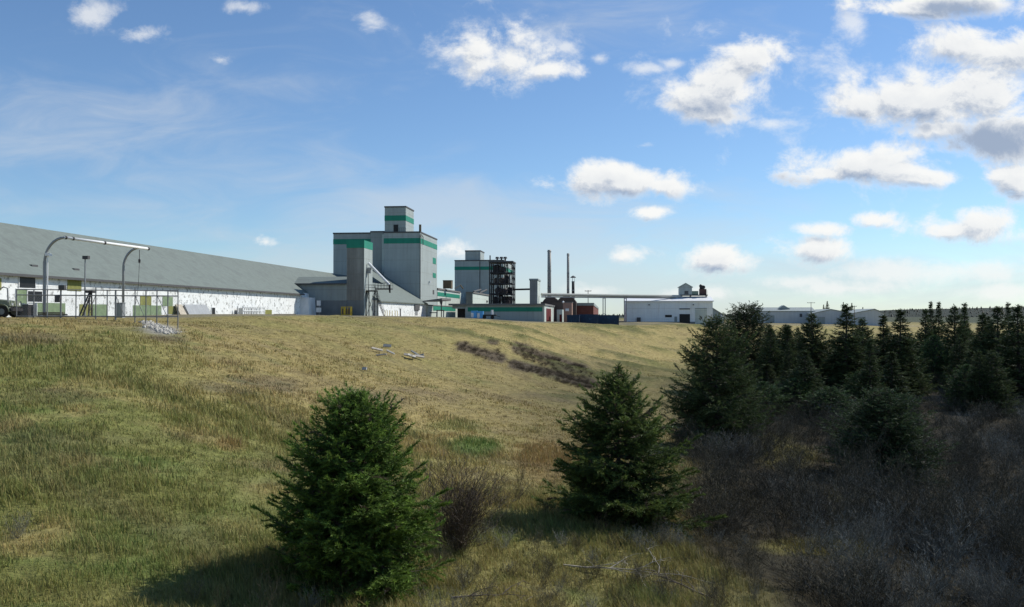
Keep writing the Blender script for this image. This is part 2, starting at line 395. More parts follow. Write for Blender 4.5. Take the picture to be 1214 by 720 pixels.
    gds = N.new('ShaderNodeMapRange'); gds.interpolation_type = 'SMOOTHSTEP'; gds.inputs['From Min'].default_value = -.1; gds.inputs['From Max'].default_value = .8
    L.new(mth('ADD', gd.outputs[0], gdn), gds.inputs['Value'])
    relief = mth('MULTIPLY_ADD', mth('SUBTRACT', d2, d1), 1.25, .12, clamp=True)
    shade = mth('MAXIMUM', mth('MULTIPLY_ADD', sh.outputs[0], .22, mth('MULTIPLY', mth('MULTIPLY', relief, .8), mr.outputs[0])), gds.outputs[0], clamp=True)
    mc = N.new('ShaderNodeMix'); mc.data_type = 'RGBA'; L.new(shade, mc.inputs[0])
    k = 1 / SKY_STR
    mc.inputs[6].default_value = (CLOUD_LIT[0] * k, CLOUD_LIT[1] * k, CLOUD_LIT[2] * k, 1)
    mc.inputs[7].default_value = (CLOUD_DK[0] * k, CLOUD_DK[1] * k, CLOUD_DK[2] * k, 1)
    # thin high veil
    GV = field_group('veil field', VEIL)
    gv = N.new('ShaderNodeGroup'); gv.node_tree = GV; L.new(uv, gv.inputs[0])
    mp = N.new('ShaderNodeMapping'); mp.inputs['Scale'].default_value = (2.2, 7, 1); mp.inputs['Rotation'].default_value = (0, 0, .12); L.new(uv, mp.inputs[0])
    nv = N.new('ShaderNodeTexNoise'); nv.inputs['Scale'].default_value = 3; nv.inputs['Detail'].default_value = 7; nv.inputs['Roughness'].default_value = .6; nv.inputs['Distortion'].default_value = .8; L.new(mp.outputs[0], nv.inputs['Vector'])
    vv = mth('ADD', gv.outputs[0], mth('MULTIPLY_ADD', nv.outputs['Fac'], 1.6, -.8))
    vr = N.new('ShaderNodeMapRange'); vr.interpolation_type = 'SMOOTHSTEP'; vr.inputs['From Min'].default_value = -.1; vr.inputs['From Max'].default_value = .9; vr.inputs['To Max'].default_value = .55
    L.new(vv, vr.inputs['Value'])
    sk = N.new('ShaderNodeMix'); sk.data_type = 'RGBA'; sk.blend_type = 'MULTIPLY'; sk.inputs[0].default_value = 1; L.new(sky.outputs[0], sk.inputs[6]); sk.inputs[7].default_value = (*SKY_TINT, 1)
    m1 = N.new('ShaderNodeMix'); m1.data_type = 'RGBA'; L.new(vr.outputs[0], m1.inputs[0]); L.new(sk.outputs[2], m1.inputs[6]); m1.inputs[7].default_value = (.64 * k, .70 * k, .77 * k, 1)
    m2 = N.new('ShaderNodeMix'); m2.data_type = 'RGBA'; L.new(alpha, m2.inputs[0]); L.new(m1.outputs[2], m2.inputs[6]); L.new(mc.outputs[2], m2.inputs[7])
    L.new(m2.outputs[2], bg.inputs['Color'])
    try: w.cycles.sampling_method = 'MANUAL'; w.cycles.sample_map_resolution = 256
    except Exception: pass
SKY_STR = .105
SKY_TINT = (.87, 1.06, 1.24)
CLOUD_LIT = (1.0, 1.0, .98); CLOUD_DK = (.36, .44, .58)
CUMULUS = [
 (598,70,62,30,1),(575,58,44,26,.9),(645,82,48,14,.9),(614,46,22,20,.8),
 (862,95,56,42,1),(832,118,46,28,.95),(892,72,40,30,.95),(850,132,44,14,.8),
 (742,216,84,22,1),(708,214,48,20,1),(788,220,40,15,.9),(735,204,36,14,.9),(770,251,26,9,.8),
 (1030,196,100,26,1.1),(980,206,58,14,1),(1064,184,54,22,1),(1095,208,50,14,.9),
 (1100,120,130,36,1.1),(1030,124,62,22,1),(1150,112,100,44,1.1),(1200,62,90,30,1),(1128,54,62,26,1),(1116,152,66,16,.9),(1190,160,90,34,1.0),
 (1090,6,90,14,.9),(1180,4,70,20,.9),
 (1206,218,42,22,1),(1130,274,72,16,1),(1166,264,40,20,1),(1046,262,30,10,.85),
 (963,297,46,20,1),(974,272,32,10,.85),(852,307,48,19,1),(742,304,22,10,.75),(535,295,28,13,.75),(315,287,14,6,.5),
 
]
WISPS = [(765,80,34,9,.8),(800,75,22,10,.8),(105,14,32,26,.9),(162,40,32,13,.8),(285,7,22,9,.7),(440,24,16,12,.6),(915,146,34,10,.8),(765,172,22,7,.8),(670,54,14,8,.7),(711,68,12,8,.6),(1012,26,26,24,.9),(262,70,16,7,.6),
 (1060,320,80,18,1.0),(1150,322,90,18,1.0),(1010,342,80,11,.9),(830,348,70,10,.8),(1190,345,70,12,.9),(700,345,50,8,.6),(945,335,50,9,.7),(600,60,95,40,.5),(865,100,90,55,.45),(1080,120,150,70,.5)]
DARKS = [(1175,166,82,28,1.0),(1150,10,70,14,.9),(1000,212,80,9,.35),(845,128,50,14,.42),(740,232,70,8,.25),(1130,290,70,8,.4),(960,312,46,8,.4),(852,322,44,7,.35),(1206,232,36,10,.5),(1090,150,60,12,.5)]
VEIL = [(700,340,900,60,1.0),(650,270,330,55,.7),(120,150,260,90,.55),(250,205,240,50,.4),(520,250,230,46,1.15),(600,300,420,70,.9),(1000,335,420,50,.95),(400,350,900,50,.8),(330,100,140,30,.35),(700,20,260,40,.25),(160,250,150,30,.4)]
build_world()
sun = bpy.data.lights.new('sun', 'SUN'); sun.energy = 4.8; sun.angle = R(.55); sun.color = (1, .965, .90)
so = bpy.data.objects.new('sun', sun); COL.objects.link(so); so.location = (60, 40, 80)
so.rotation_euler = (-SUN).to_track_quat('-Z', 'Y').to_euler()
sc.view_settings.view_transform = 'Standard'; sc.view_settings.look = 'None'; sc.view_settings.exposure = -.05; sc.view_settings.gamma = 1
sc.cycles.max_bounces = 6; sc.cycles.diffuse_bounces = 3; sc.cycles.transparent_max_bounces = 12

# ------------------------------------------------------------------ ground
STRAW = np.array([.318, .252, .100]); OLIVE = np.array([.198, .202, .060]); GREEN = np.array([.125, .172, .044]); BROWN = np.array([.105, .078, .055])
RUST = np.array([.25, .155, .058]); LITTER = np.array([.062, .050, .033]); GRAVEL = np.array([.19, .172, .135])
def blob(px, py, cx, cy, rx, ry, k=0):
    return sstep(1.15, .55, np.hypot((px - cx) / rx, (py - cy) / ry))
def mixc(c, t, w): return c * (1 - w[:, None]) + t * w[:, None]
def ground_col(X, Y, Z):
    px, py = project(X, Y, Z)
    n1 = fbm(X / 9, Y / 9, 4); n2 = fbm(X / 2.3, Y / 2.3, 3, 1); n3 = fbm(X / 30, Y / 30, 3, 2)
    near = sstep(85, 25, Y)
    leftish = sstep(520, 60, px)
    g = np.clip(.14 + .42 * near + .42 * leftish * sstep(130, 40, Y) + (n1 - .5) * 1.5 + (n3 - .5) * 1.0, 0, 1)
    c = np.repeat(STRAW[None], len(X), 0)
    c = mixc(c, OLIVE, g)
    c = c * (1 - .10 * sstep(60, 100, Y) * sstep(600, 450, px))[:, None]
    c = mixc(c, GREEN, np.clip((n2 - .53) * 3 + (near - .5) * .5 + (leftish - .5) * .3, 0, .75))
    c = mixc(c, STRAW * 1.12, np.clip((n1 * n2 - .33) * 5, 0, .7))
    c = mixc(c, GREEN * 1.05, blob(px, py, 562, 531, 38, 14) * 1.0)
    c = mixc(c, GREEN, blob(px, py, 540, 505, 40, 8) * .4)
    c = mixc(c, GREEN, blob(px, py, 120, 640, 90, 30) * .5)
    c = mixc(c, RUST, blob(px, py, 648, 548, 46, 34) * .6)
    c = mixc(c, RUST, blob(px, py, 270, 528, 18, 8) * .6)
    c = mixc(c, STRAW * 1.15, blob(px, py, 570, 580, 70, 40) * .5)
    c = mixc(c, STRAW * 1.2, blob(px, py, 35, 625, 60, 26) * np.clip(n2 * 2 - .5, 0, 1))
    c = mixc(c, STRAW * 1.08, blob(px, py, 700, 400, 220, 34) * .7)
    c = mixc(c, np.array([.36, .35, .32]), blob(px, py, 190, 391, 26, 8) * sstep(14, 4, np.abs((py - 391) - (px - 190) * .38)) * .9)
    def cap_(x0, y0, x1, y1, r):
        t = np.clip(((px - x0) * (x1 - x0) + (py - y0) * (y1 - y0)) / ((x1 - x0) ** 2 + (y1 - y0) ** 2), 0, 1)
        return sstep(1.25, .6, np.hypot(px - x0 - t * (x1 - x0), (py - y0 - t * (y1 - y0)) * 1.3) / r + (n2 - .5) * .9)
    bru = np.maximum.reduce([cap_(548, 411, 594, 424, 8), cap_(580, 405, 588, 407, 4), cap_(614, 413, 690, 440, 10), cap_(612, 432, 700, 455, 9)])
    c = mixc(c, BROWN * .9, bru * .9)
    for (bx, by, rx, ry, k_) in ((300, 458, 90, 14, .55), (40, 470, 80, 12, .45), (30, 402, 60, 9, .6), (195, 402, 30, 5, .6), (470, 470, 110, 12, .4), (640, 472, 70, 8, .35), (330, 560, 60, 20, .3), (150, 520, 120, 10, .3)):
        c = mixc(c, BROWN * 1.25, blob(px, py, bx, by, rx, ry) * k_ * np.clip(n2 * 2.4 - .4, 0, 1.2).clip(0, 1))
    # streaks running down the steep bank
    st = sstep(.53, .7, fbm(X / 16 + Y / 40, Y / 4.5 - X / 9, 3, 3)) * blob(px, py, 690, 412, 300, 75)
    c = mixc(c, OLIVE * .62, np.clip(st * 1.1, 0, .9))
    st2 = sstep(.56, .7, fbm(X / 10, Y / 3.2 + X / 6, 3, 1))
    c = mixc(c, BROWN * 1.4, st2 * .22)
    # the faint track slanting across the left slope
    ln = np.abs((py - 432) - (px - 90) * .385)
    c = mixc(c, OLIVE * .72, sstep(7, 2, ln) * ((px > 70) & (px < 420)) * .6)
    # wood floor on the right
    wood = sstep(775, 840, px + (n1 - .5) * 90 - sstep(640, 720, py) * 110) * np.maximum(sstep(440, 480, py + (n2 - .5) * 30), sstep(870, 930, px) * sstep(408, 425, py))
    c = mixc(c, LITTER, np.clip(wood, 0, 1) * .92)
    for (bx, by, rx, ry) in ((932, 541, 40, 17), (955, 648, 60, 11), (1005, 655, 40, 9), (905, 520, 40, 9), (1010, 590, 30, 8)): c = mixc(c, STRAW * np.array([.85, .92, .7]), blob(px, py, bx, by, rx, ry) * .8)  # straw grass patches, the first with its sunlight put into the colour
    e = np.interp(X / np.maximum(Y, 1), _eu, _ed)
    yard = sstep(2, 8, Y - e + (n2 - .5) * 5)
    c = mixc(c, GRAVEL, yard * .6 * sstep(600, 300, Y))
    c = mixc(c, np.array([.06, .07, .04]), sstep(500, 900, Y))
    return c
def sinh_axis(lo, hi, c, k, n):
    s = np.linspace(math.asinh((lo - c) / k), math.asinh((hi - c) / k), n); return c + k * np.sinh(s)
gx = sinh_axis(-5000, 5000, 0, 22, 520); gy = sinh_axis(-400, 9000, 28, 22, 430)
GX, GY = np.meshgrid(gx, gy); GZ = tz(GX, GY)
nx, ny = len(gx), len(gy)
ii = (np.arange(ny - 1)[:, None] * nx + np.arange(nx - 1)[None]).ravel()
q = np.stack([ii, ii + 1, ii + nx + 1, ii + nx], -1)
GV = np.stack([GX.ravel(), GY.ravel(), GZ.ravel()], -1)
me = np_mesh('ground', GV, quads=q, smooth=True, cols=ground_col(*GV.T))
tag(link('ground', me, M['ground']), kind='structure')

# wooded hills on the skyline
hx = np.linspace(-3500, 4200, 160); hy = np.linspace(1900, 2600, 12)
HX, HY = np.meshgrid(hx, hy)
pxh = CX + F * HX / 1900
crest = np.interp(pxh, [-1200, 500, 950, 1045, 1090, 1125, 1165, 1214, 1350, 2600], [6, 3, 3, 5, 6, 11, 15, 19, 24, 30])
HZ = -6 + (crest + 3 + (fbm(HX / 260, HY / 260, 4) - .5) * 7) * np.sin(np.clip((HY - 1900) / 700, 0, 1) * math.pi / 2) ** .6
n_ = len(hx); ii = (np.arange(11)[:, None] * n_ + np.arange(n_ - 1)[None]).ravel()
me = np_mesh('hills', np.stack([HX.ravel(), HY.ravel(), HZ.ravel()], -1), quads=np.stack([ii, ii + 1, ii + n_ + 1, ii + n_], -1), smooth=True, cols=np.array([.028, .036, .026]))
tag(link('hills', me, M['ground']), kind='structure')

# ------------------------------------------------------------------ grass
def patch_density(px, py):
    d = np.ones_like(px)
    wood = sstep(800, 900, px) * sstep(415, 450, py)
    hole = np.maximum.reduce([blob(px, py, 932, 541, 40, 17), blob(px, py, 955, 648, 60, 11), blob(px, py, 1005, 655, 40, 9)])
    return d * (1 - .72 * wood * (1 - hole))
def make_grass(n, dmin, dmax, blades, hmin, hmax, wpx, seed):
    g = np.random.default_rng(seed)
    az = g.uniform(R(-37), R(36), n)
    ld = g.uniform(math.log(dmin), math.log(dmax), n)
    d = np.exp(ld); X = d * np.sin(az); Y = d * np.cos(az)
    e = np.interp(X / np.maximum(Y, 1), _eu, _ed)
    Z = tz(X, Y); px, py = project(X, Y, Z)
    cl = fbm(X / 1.3, Y / 1.3, 3, 3)
    keep = (Y - e < 1.5 + 2 * g.random(n)) & (g.random(n) < patch_density(px, py)) & (cl + g.random(n) * .5 > .5) & (g.random(n) < (sstep(105, 45, d) if dmin < 30 else sstep(60, 90, d)))
    X, Y, Z, d, cl = X[keep], Y[keep], Z[keep], d[keep], cl[keep]
    n = len(X)
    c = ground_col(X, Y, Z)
    h = (hmin + (hmax - hmin) * np.clip(cl * 1.7 - .35, 0, 1)) * (.7 + .6 * g.random(n))
    h = h * (1.1 - .6 * sstep(40, 100, d)) if dmin < 30 else h
    h = h * (.55 + .95 * sstep(.3, .72, fbm(X / 5, Y / 5, 3, 2)))
    h = h * np.where(Y - np.interp(X / Y, _eu, _ed) > -3, .55, 1)
    N = n * blades
    rep = lambda a: np.repeat(a, blades, 0)
    bx = rep(X) + g.normal(0, .10, N) * (1 + rep(d) / 50); by = rep(Y) + g.normal(0, .10, N) * (1 + rep(d) / 50)
    bz = rep(Z) - .03
    th = g.uniform(0, 2 * math.pi, N); hh = rep(h) * g.uniform(.45, 1.15, N)
    wd = np.maximum(.008, rep(d) / 886 * wpx) * g.uniform(.6, 1.3, N)
    lean = g.uniform(.05, .75, N) * hh
    la = g.normal(2.6, 1.2, N)           # the stems mostly lean one way
    dx, dy = np.cos(th) * wd / 2, np.sin(th) * wd / 2
    lx, ly = np.cos(la) * lean, np.sin(la) * lean
    V = np.empty((N, 5, 3))
    V[:, 0] = np.stack([bx - dx, by - dy, bz], -1); V[:, 1] = np.stack([bx + dx, by + dy, bz], -1)
    V[:, 2] = np.stack([bx + dx * .8 + lx * .35, by + dy * .8 + ly * .35, bz + hh * .6], -1)
    V[:, 3] = np.stack([bx - dx * .8 + lx * .35, by - dy * .8 + ly * .35, bz + hh * .6], -1)
    V[:, 4] = np.stack([bx + lx, by + ly, bz + hh * .96], -1)
    i0 = np.arange(N) * 5
    vs_ = rep(np.clip(1.15 - d / 120, .25, 1))
    tv = rep(c) * 1.12 * (1 + g.uniform(-.22, .3, N) * vs_)[:, None] * (1 + g.normal(0, .05, (N, 3)))
    k = g.random(N) < .22 * vs_
    tv[k] = tv[k] * .5 + STRAW * 1.2 * .5
    cc = np.repeat(np.clip(tv, .01, .8), 5, 0)
    return V.reshape(-1, 3), np.stack([i0 + 3, i0 + 2, i0 + 4], -1), np.stack([i0, i0 + 1, i0 + 2, i0 + 3], -1), cc
def merge(parts):
    V, T, Q, C = [], [], [], []; n = 0
    for v, t, q_, c in parts:
        V.append(v); T.append(t + n); Q.append(q_ + n); C.append(c); n += len(v)
    return np.concatenate(V), np.concatenate(T), np.concatenate(Q), np.concatenate(C)
gV, gT, gQ, gC = merge([make_grass(92000, 18, 105, 6, .15, .38, .7, 3), make_grass(44000, 60, 240, 5, .06, .17, .5, 4)])
tag(link('grass', np_mesh('grass', gV, gT, gQ, cols=gC), M['grass']), 'dry straw and olive grass covering the slope', 'grass', kind='stuff')
del gV, gT, gQ, gC

# ------------------------------------------------------------------ the works
def fr_at(px, Y, ang=6.1):
    p = pt(px, HOR, Y); return Fr((p.x, p.y, 0), ang)
def u_at(fr, px, v=0):
    k = (px - CX) / F; o = fr.o + fr.a * v
    return (k * o.y - o.x) / (fr.r.x - k * fr.r.y)
def v_at(fr, px, u=0):
    k = (px - CX) / F; o = fr.o + fr.r * u
    return (k * o.y - o.x) / (fr.a.x - k * fr.a.y)
def w_at(fr, py, u=0, v=0):
    return pt(CX, py, fr.p(u, v, 0).y).z
def thing_at(name, p, label, cat, group=None): return empty(name, p, label, cat, group)
def side_panel(fr, x0, x1, y0, y1, name, m, parent, u=0, t=.05, frame=None):
    """a panel on a wall that faces right, given by its photo box"""
    v0, v1 = v_at(fr, x0, u), v_at(fr, x1, u); vm = (v0 + v1) / 2
    b = MB().box(fr, u + .003, u + t, v0, v1, w_at(fr, y1, u, vm), w_at(fr, y0, u, vm))
    o = b.build(name, m, parent)
    if frame:
        w0, w1 = w_at(fr, y1, u, vm), w_at(fr, y0, u, vm); f = .10
        fb = MB()
        fb.box(fr, u + .003, u + t + .04, v0 - f, v0, w0 - f, w1 + f).box(fr, u + .003, u + t + .04, v1, v1 + f, w0 - f, w1 + f)
        fb.box(fr, u + .003, u + t + .04, v0, v1, w1, w1 + f).box(fr, u + .003, u + t + .04, v0, v1, w0 - f, w0)
        o2 = fb.build('frame', frame, parent); o2.parent = o; o2.location = (0, 0, 0)
    return o
def front_panel(fr, x0, x1, y0, y1, name, m, parent, v=0, t=.06):
    u0, u1 = u_at(fr, x0, v), u_at(fr, x1, v); um = (u0 + u1) / 2
    return MB().box(fr, u0, u1, v - t, v - .003, w_at(fr, y1, um, v), w_at(fr, y0, um, v)).build(name, m, parent)
def sub(o, part):
    o.parent = part; o.location = (0, 0, 0); return o

# --- the long storage shed
SH = Fr((-50.3, 87.0, 0)); EAVE, RIDGE, HALF, T1_ = 4.3, 10.35, 9.2, 86.0
shed = thing_at('storage_shed', SH.p(-4, 20, -.3), 'very long low shed with peeling white wall and plain grey roof', 'shed')
w = MB().prism_v(SH, [(0, -1.5), (0, EAVE), (-HALF, RIDGE - .2), (-2 * HALF, EAVE), (-2 * HALF, -1.5)], -60, 150)
w.build('wall', M['shed_white'], shed)
rf = MB()
sl = (RIDGE - EAVE) / HALF
rf.prism_v(SH, [(.55, EAVE - .55 * sl + .05), (.55, EAVE - .55 * sl + .25), (-HALF, RIDGE + .2), (-HALF, RIDGE)], -60.4, T1_ + .6)
rf.prism_v(SH, [(-.2, EAVE + .2 * sl + .03), (-.2, EAVE + .2 * sl + .22), (-HALF, RIDGE + .19), (-HALF, RIDGE - .01)], T1_ + .6, 150.4)
rf.prism_v(SH, [(-2 * HALF - .5, EAVE - .5 * sl + .05), (-HALF - .003, RIDGE), (-HALF - .003, RIDGE + .2), (-2 * HALF - .5, EAVE - .5 * sl + .25)], -60.4, 150.4)
roof = rf.build('roof', M['shed_roof'], shed)
sub(MB().box(SH, .56, .60, -60.4, T1_ + .6, EAVE - .55 * sl - .02, EAVE - .55 * sl + .24).build('fascia', M['dark_trim'], shed), roof)
for (x, y) in ((38, 319.5), (88, 322.5)):
    v = v_at(SH, x, -1.2); o = MB().box(SH, -1.6, -.9, v - .5, v + .5, EAVE + .55, EAVE + 1.05).build('roof_vent', M['dark_trim'], shed); sub(o, roof)
# battered end block under the roof corner
bt = MB(); z0, z1 = -1.5, EAVE - .8
bt.hexa([SH.p(-.3, T1_ - 1.2, z0), SH.p(1.9, T1_ - .2, z0), SH.p(1.9, T1_ + 4, z0), SH.p(-.3, T1_ + 4, z0), SH.p(-.3, T1_ - .05, z1), SH.p(1.5, T1_ - .02, z1), SH.p(1.5, T1_ + 4, z1), SH.p(-.3, T1_ + 4, z1)])
bt.build('buttress', M['white'], shed)
for (x0, x1, y0, y1, n, m, l) in (
    (22, 41, 329, 341.5, 'window', 'glass_dark', 'dark upper opening'), (32, 49, 345.5, 358, 'window', 'glass_dark', 'dark lower opening'),
    (79.5, 96, 332, 345, 'panel', 'olive', 'olive square panel'), (19, 31, 343.5, 374, 'door', 'sage', 'faded green door'),
    (40, 50, 358.5, 374, 'panel', 'sage', None), (54, 77, 359.5, 374, 'panel', 'sage', None), (94, 109.5, 361, 374.5, 'panel', 'olive', None),
    (110, 127, 361, 374.5, 'panel', 'sage', None), (166, 179, 350.5, 362, 'panel', 'olive', None), (157.5, 178, 362.3, 374.6, 'panel', 'sage', None),
    (178.4, 191, 362.3, 374.6, 'panel', 'sage', None), (192.5, 204.5, 352, 363, 'panel', 'sage', None), (198.5, 209.5, 363.3, 372.5, 'panel', 'olive', None),
    (250.5, 254.5, 365, 375, 'door', 'glass_dark', 'small black doorway'), (313.5, 322, 367.5, 375, 'panel', 'olive', None), (-1.5, 1, 330, 344, 'panel', 'olive', None)):
    o = side_panel(SH, x0, x1, y0, y1, n, M[m], shed, frame=M['white'] if n != 'panel' else None)
    if l: o['label'] = l
# pale slips behind the bars of the upper opening
o = MB()
for x in (25.5, 34):
    v0, v1 = v_at(SH, x), v_at(SH, x + 4.5); o.box(SH, .06, .09, v0, v1, w_at(SH, 339.2, 0, v0), w_at(SH, 337.6, 0, v0))
# upright pilasters on the wall

# --- conveyor house with its thin tower
AN = fr_at(431, 176.0)
cv = thing_at('conveyor_house', AN.p(-6, 2, 0), 'grey metal annex with thin tower and green tower top, at the shed end', 'building')
uL = u_at(AN, 340); uT = u_at(AN, 411); zA = w_at(AN, 336); zT = w_at(AN, 285); dT = v_at(AN, 441)
wl = MB().box(AN, uL, uT - .02, .02, 9, 2.95, zA).build('wall', M['siding_b'], cv)
sub(MB().box(AN, uL + 1.0, uT - .02, .06, 8.9, -1.5, 2.94).build('plinth', M['plinth'], cv), wl)
tw = MB().box(AN, uT, 0, 0, dT, 3.0, zT).build('tower', M['weathered'], cv)
sub(MB().box(AN, uT + .03, -.03, .03, dT - .03, -1.5, 2.99).build('plinth', M['plinth'], cv), tw)
sub(MB().box(AN, .003, .09, .04, dT - .03, -1, zT - 1.52).build('side_cladding', M['siding'], cv), tw)
zb = w_at(AN, 294)
sub(MB().box(AN, uT - .06, .12, -.08, dT + .06, zb, zT + .02).build('painted_band', M['green'], cv), tw)
ro = MB(); ro.prism_u(AN, [(-.5, zA - .2), (-.5, zA), (9.3, zA + 1.75), (9.3, zA + 1.55)], uL - .6, uT - .06)
r_ = ro.build('roof', M['shed_roof'], cv)
MB().box(AN, uL - .6, uT - .06, -.56, -.503, zA - .24, zA + .02).build('eave', M['dark_trim'], cv)

# --- the tall elevator: two blocks and a head house
EL = fr_at(498, 230.0)
el = thing_at('grain_elevator', EL.p(-9, 5, -.5), 'tallest grey block building with green bands and square head house on top', 'grain elevator')
uC = u_at(EL, 455); dC = v_at(EL, 518); zC = w_at(EL, 276); z0, z1 = w_at(EL, 288.6), w_at(EL, 282.3)
def block(fr, u0, u1, v0, v1, zb_, zt, m, parent, name='wall', trim=True):
    o = MB().box(fr, u0, u1, v0, v1, zb_, zt).build(name, m, parent)
    if trim: sub(MB().box(fr, u0 - .12, u1 + .12, v0 - .12, v1 + .12, zt + .003, zt + .35).build('roof_trim', M['dark_trim'], parent), o)
    return o
def band(fr, u0, u1, v0, v1, zb_, zt, parent, part, d=.05):
    return sub(MB().box(fr, u0 - d, u1 + d, v0 - d, v1 + d, zb_, zt).build('painted_band', M['green'], parent), part)
bc = block(EL, uC, 0, 0, dC, -2, zC, M['siding'], el); band(EL, uC, 0, 0, dC, z0, z1, el, bc)
# square green patches and small fittings on the lit side
for (x0, x1, y0, y1, m) in ((513, 516.6, 306, 313, 'green'), (513, 516.6, 324, 329.5, 'green'), (513, 514.6, 344, 349, 'dark_trim')):
    side_panel(EL, x0, x1, y0, y1, 'side_panel', M[m], el, u=0, t=.06)
v = v_at(EL, 508.5); zz = w_at(EL, 334.5, 0, v)
lampo = MB().box(EL, .02, .5, v - .25, v + .25, zz - .25, zz + .25).build('wall_lamp', M['bright_steel'], el)
# drain pipe at the front corner
MB().tube([EL.p(.05, -.1, zC - .6), EL.p(.05, -.1, 3)], .11, 6).build('drain_pipe', M['dark_trim'], el)
MB().tube([EL.p(.15, .1, zC - .4), EL.p(.3, 2.2, zC - .9), EL.p(.25, 2.4, zC - 3)], .10, 6).build('vent_elbow', M['dark_trim'], el)
# head house
uD0, uD1 = u_at(EL, 456, .5), u_at(EL, 481, .5); dD = v_at(EL, 490.3, uD1); zD = w_at(EL, 246, 0, 1)
hd = block(EL, uD0, uD1, .4, dD, zC + .36, zD, M['siding'], el, 'head_house')
band(EL, uD0, uD1, .4, dD, w_at(EL, 261.3), w_at(EL, 255), el, hd)
u0, u1 = u_at(EL, 466), u_at(EL, 471.5)
sub(MB().box(EL, u0, u1, .32, .398, w_at(EL, 274.3), w_at(EL, 266)).build('door', M['glass_dark'], el), hd)
# chimney pipe on the roof corner
cp = EL.p(u_at(EL, 498, 3), 3, 0); MB().tube([(cp.x, cp.y, zC + .3), (cp.x, cp.y, w_at(EL, 265))], .32, 8).build('roof_pipe', M['tank_brown'], el)
# railing on the head house side
rl = MB(); ub = uD1 + .3
for k in range(6): rl.bar(EL.p(uD0 + 3 + k * .55, -.05, zC + .36), EL.p(uD0 + 3 + k * .55, -.05, zC + 1.3), .03)
rl.bar(EL.p(uD0 + 3, -.05, zC + 1.3), EL.p(uD0 + 5.75, -.05, zC + 1.3), .03); rl.build('railing', M['dark_steel'], el)
# left block and middle pier
fl = 4.0
uB0, uB1 = u_at(EL, 395, fl), u_at(EL, 441, fl)
bb = block(EL, uB0, uB1, fl, 22, -2, zC + .25, M['siding'], el); band(EL, uB0, uB1, fl, 22, z0 + .25, z1 + .25, el, bb)
block(EL, uB1 + .02, uC - .02, 2.5, 20, -2, zC + .45, M['siding_b'], el, 'stair_tower')
MB().box(EL, uC - .9, uC - .05, 1.6, 2.45, -1, zC - .2).build('pale_duct', M['siding_pale'], el)

# --- lean-to storage shed with white lower wall
LE = Fr((pt(445, HOR, 180).x, 181.0, 0)); LEAV = 3.1
le = thing_at('lean_to_shed', LE.p(-2, 20, -.3), 'low shed with clean white wall and steep grey roof below the tall elevator', 'shed')
lenv = v_at(LE, 505.5); s33 = .655
MB().box(LE, -6, 0, 2, lenv - .1, -1.5, LEAV).build('wall', M['shed_white'], le)
rr = MB()
rr.prism_v(LE, [(.45, LEAV - .45 * s33), (.45, LEAV - .45 * s33 + .22), (-6.3, LEAV + 6.3 * s33 + .22), (-6.3, LEAV + 6.3 * s33)], 1.6, 31)
rr.prism_v(LE, [(.45, LEAV - .45 * s33), (.45, LEAV - .45 * s33 + .22), (-14.5, LEAV + 14.5 * s33 + .22), (-14.5, LEAV + 14.5 * s33)], 31.01, lenv)
rr.build('roof', M['shed_roof'], le)
MB().box(LE, -13.9, -6.3, 31.2, lenv - .2, -1, LEAV + 6.2 * s33).build('wall', M['siding_b'], le)
side_panel(LE, 491, 496.5, 361.5, 368, 'electric_box', M['dark_trim'], le, t=.25)
side_panel(LE, 492, 495, 368.5, 374, 'door', M['steel'], le)
side_panel(LE, 474, 474.8, 366, 375, 'drain_pipe', M['dark_trim'], le, t=.12)
# yellow stanchions along it
for k, x in enumerate((456.5, 459, 462, 465, 468.5, 471)):
    v = v_at(LE, x, 1.0); p = LE.p(1.0, v, 0); g0 = gz(p.x, p.y)
    b_ = MB().tube([(p.x, p.y, g0 - .1), (p.x, p.y, g0 + 1.1)], .07, 6); b_.tube([(p.x, p.y, g0 + 1.1), (p.x, p.y, g0 + 1.18)], .09, 6)
    tag(b_.build('guard_post', M['yellow']), 'slim pale yellow guard post along the white lean-to wall', 'post', 'guard posts along the lean-to')

# --- loading platform with stair, at the tower's lit side
PF = Fr(AN.p(.4, 2.2, 0)); gP = -.3
lp = thing_at('loading_platform', PF.p(1, 0, gP), 'dark steel truck loading platform with railings and a steep stair', 'platform')
up0, up1 = u_at(PF, 435), u_at(PF, 464); um = u_at(PF, 446)
zp = w_at(PF, 344.5); zp2 = w_at(PF, 342.2)
MB().box(PF, up0, um, -1.0, 1.4, zp - .22, zp).build('deck', M['dark_steel'], lp)
MB().box(PF, um + .01, up1, -.8, 1.2, zp2 - .22, zp2).build('gangway', M['dark_steel'], lp)
for (ua, ub_, zz, vv) in ((up0, um, zp, -1.0), (um, up1, zp2, -.8), (um, up1, zp2, 1.2), (up0, um, zp, 1.4)):
    n_ = max(3, int((ub_ - ua) / .6)); rb = MB()
    for k in range(n_ + 1):
        u_ = ua + (ub_ - ua) * k / n_; rb.bar(PF.p(u_, vv, zz), PF.p(u_, vv, zz + 1.1), .03)
    rb.bar(PF.p(ua, vv, zz + 1.1), PF.p(ub_, vv, zz + 1.1), .035); rb.bar(PF.p(ua, vv, zz + .6), PF.p(ub_, vv, zz + .6), .03)
    rb.build('railing', M['dark_steel'], lp)
for (u_, v_) in ((up0 + .1, -.9), (um - .1, -.9), (up0 + .1, 1.3), (um - .1, 1.3)):
    MB().bar(PF.p(u_, v_, gP - .3), PF.p(u_, v_, zp - .23), .09).build('leg', M['dark_steel'], lp)
brs = MB().bar(PF.p(up0 + .1, -.9, gP), PF.p(um - .1, -.9, zp - .3), .05); brs.bar(PF.p(um - .1, -.9, gP), PF.p(up0 + .1, -.9, zp - .3), .05); brs.build('brace', M['dark_steel'], lp)
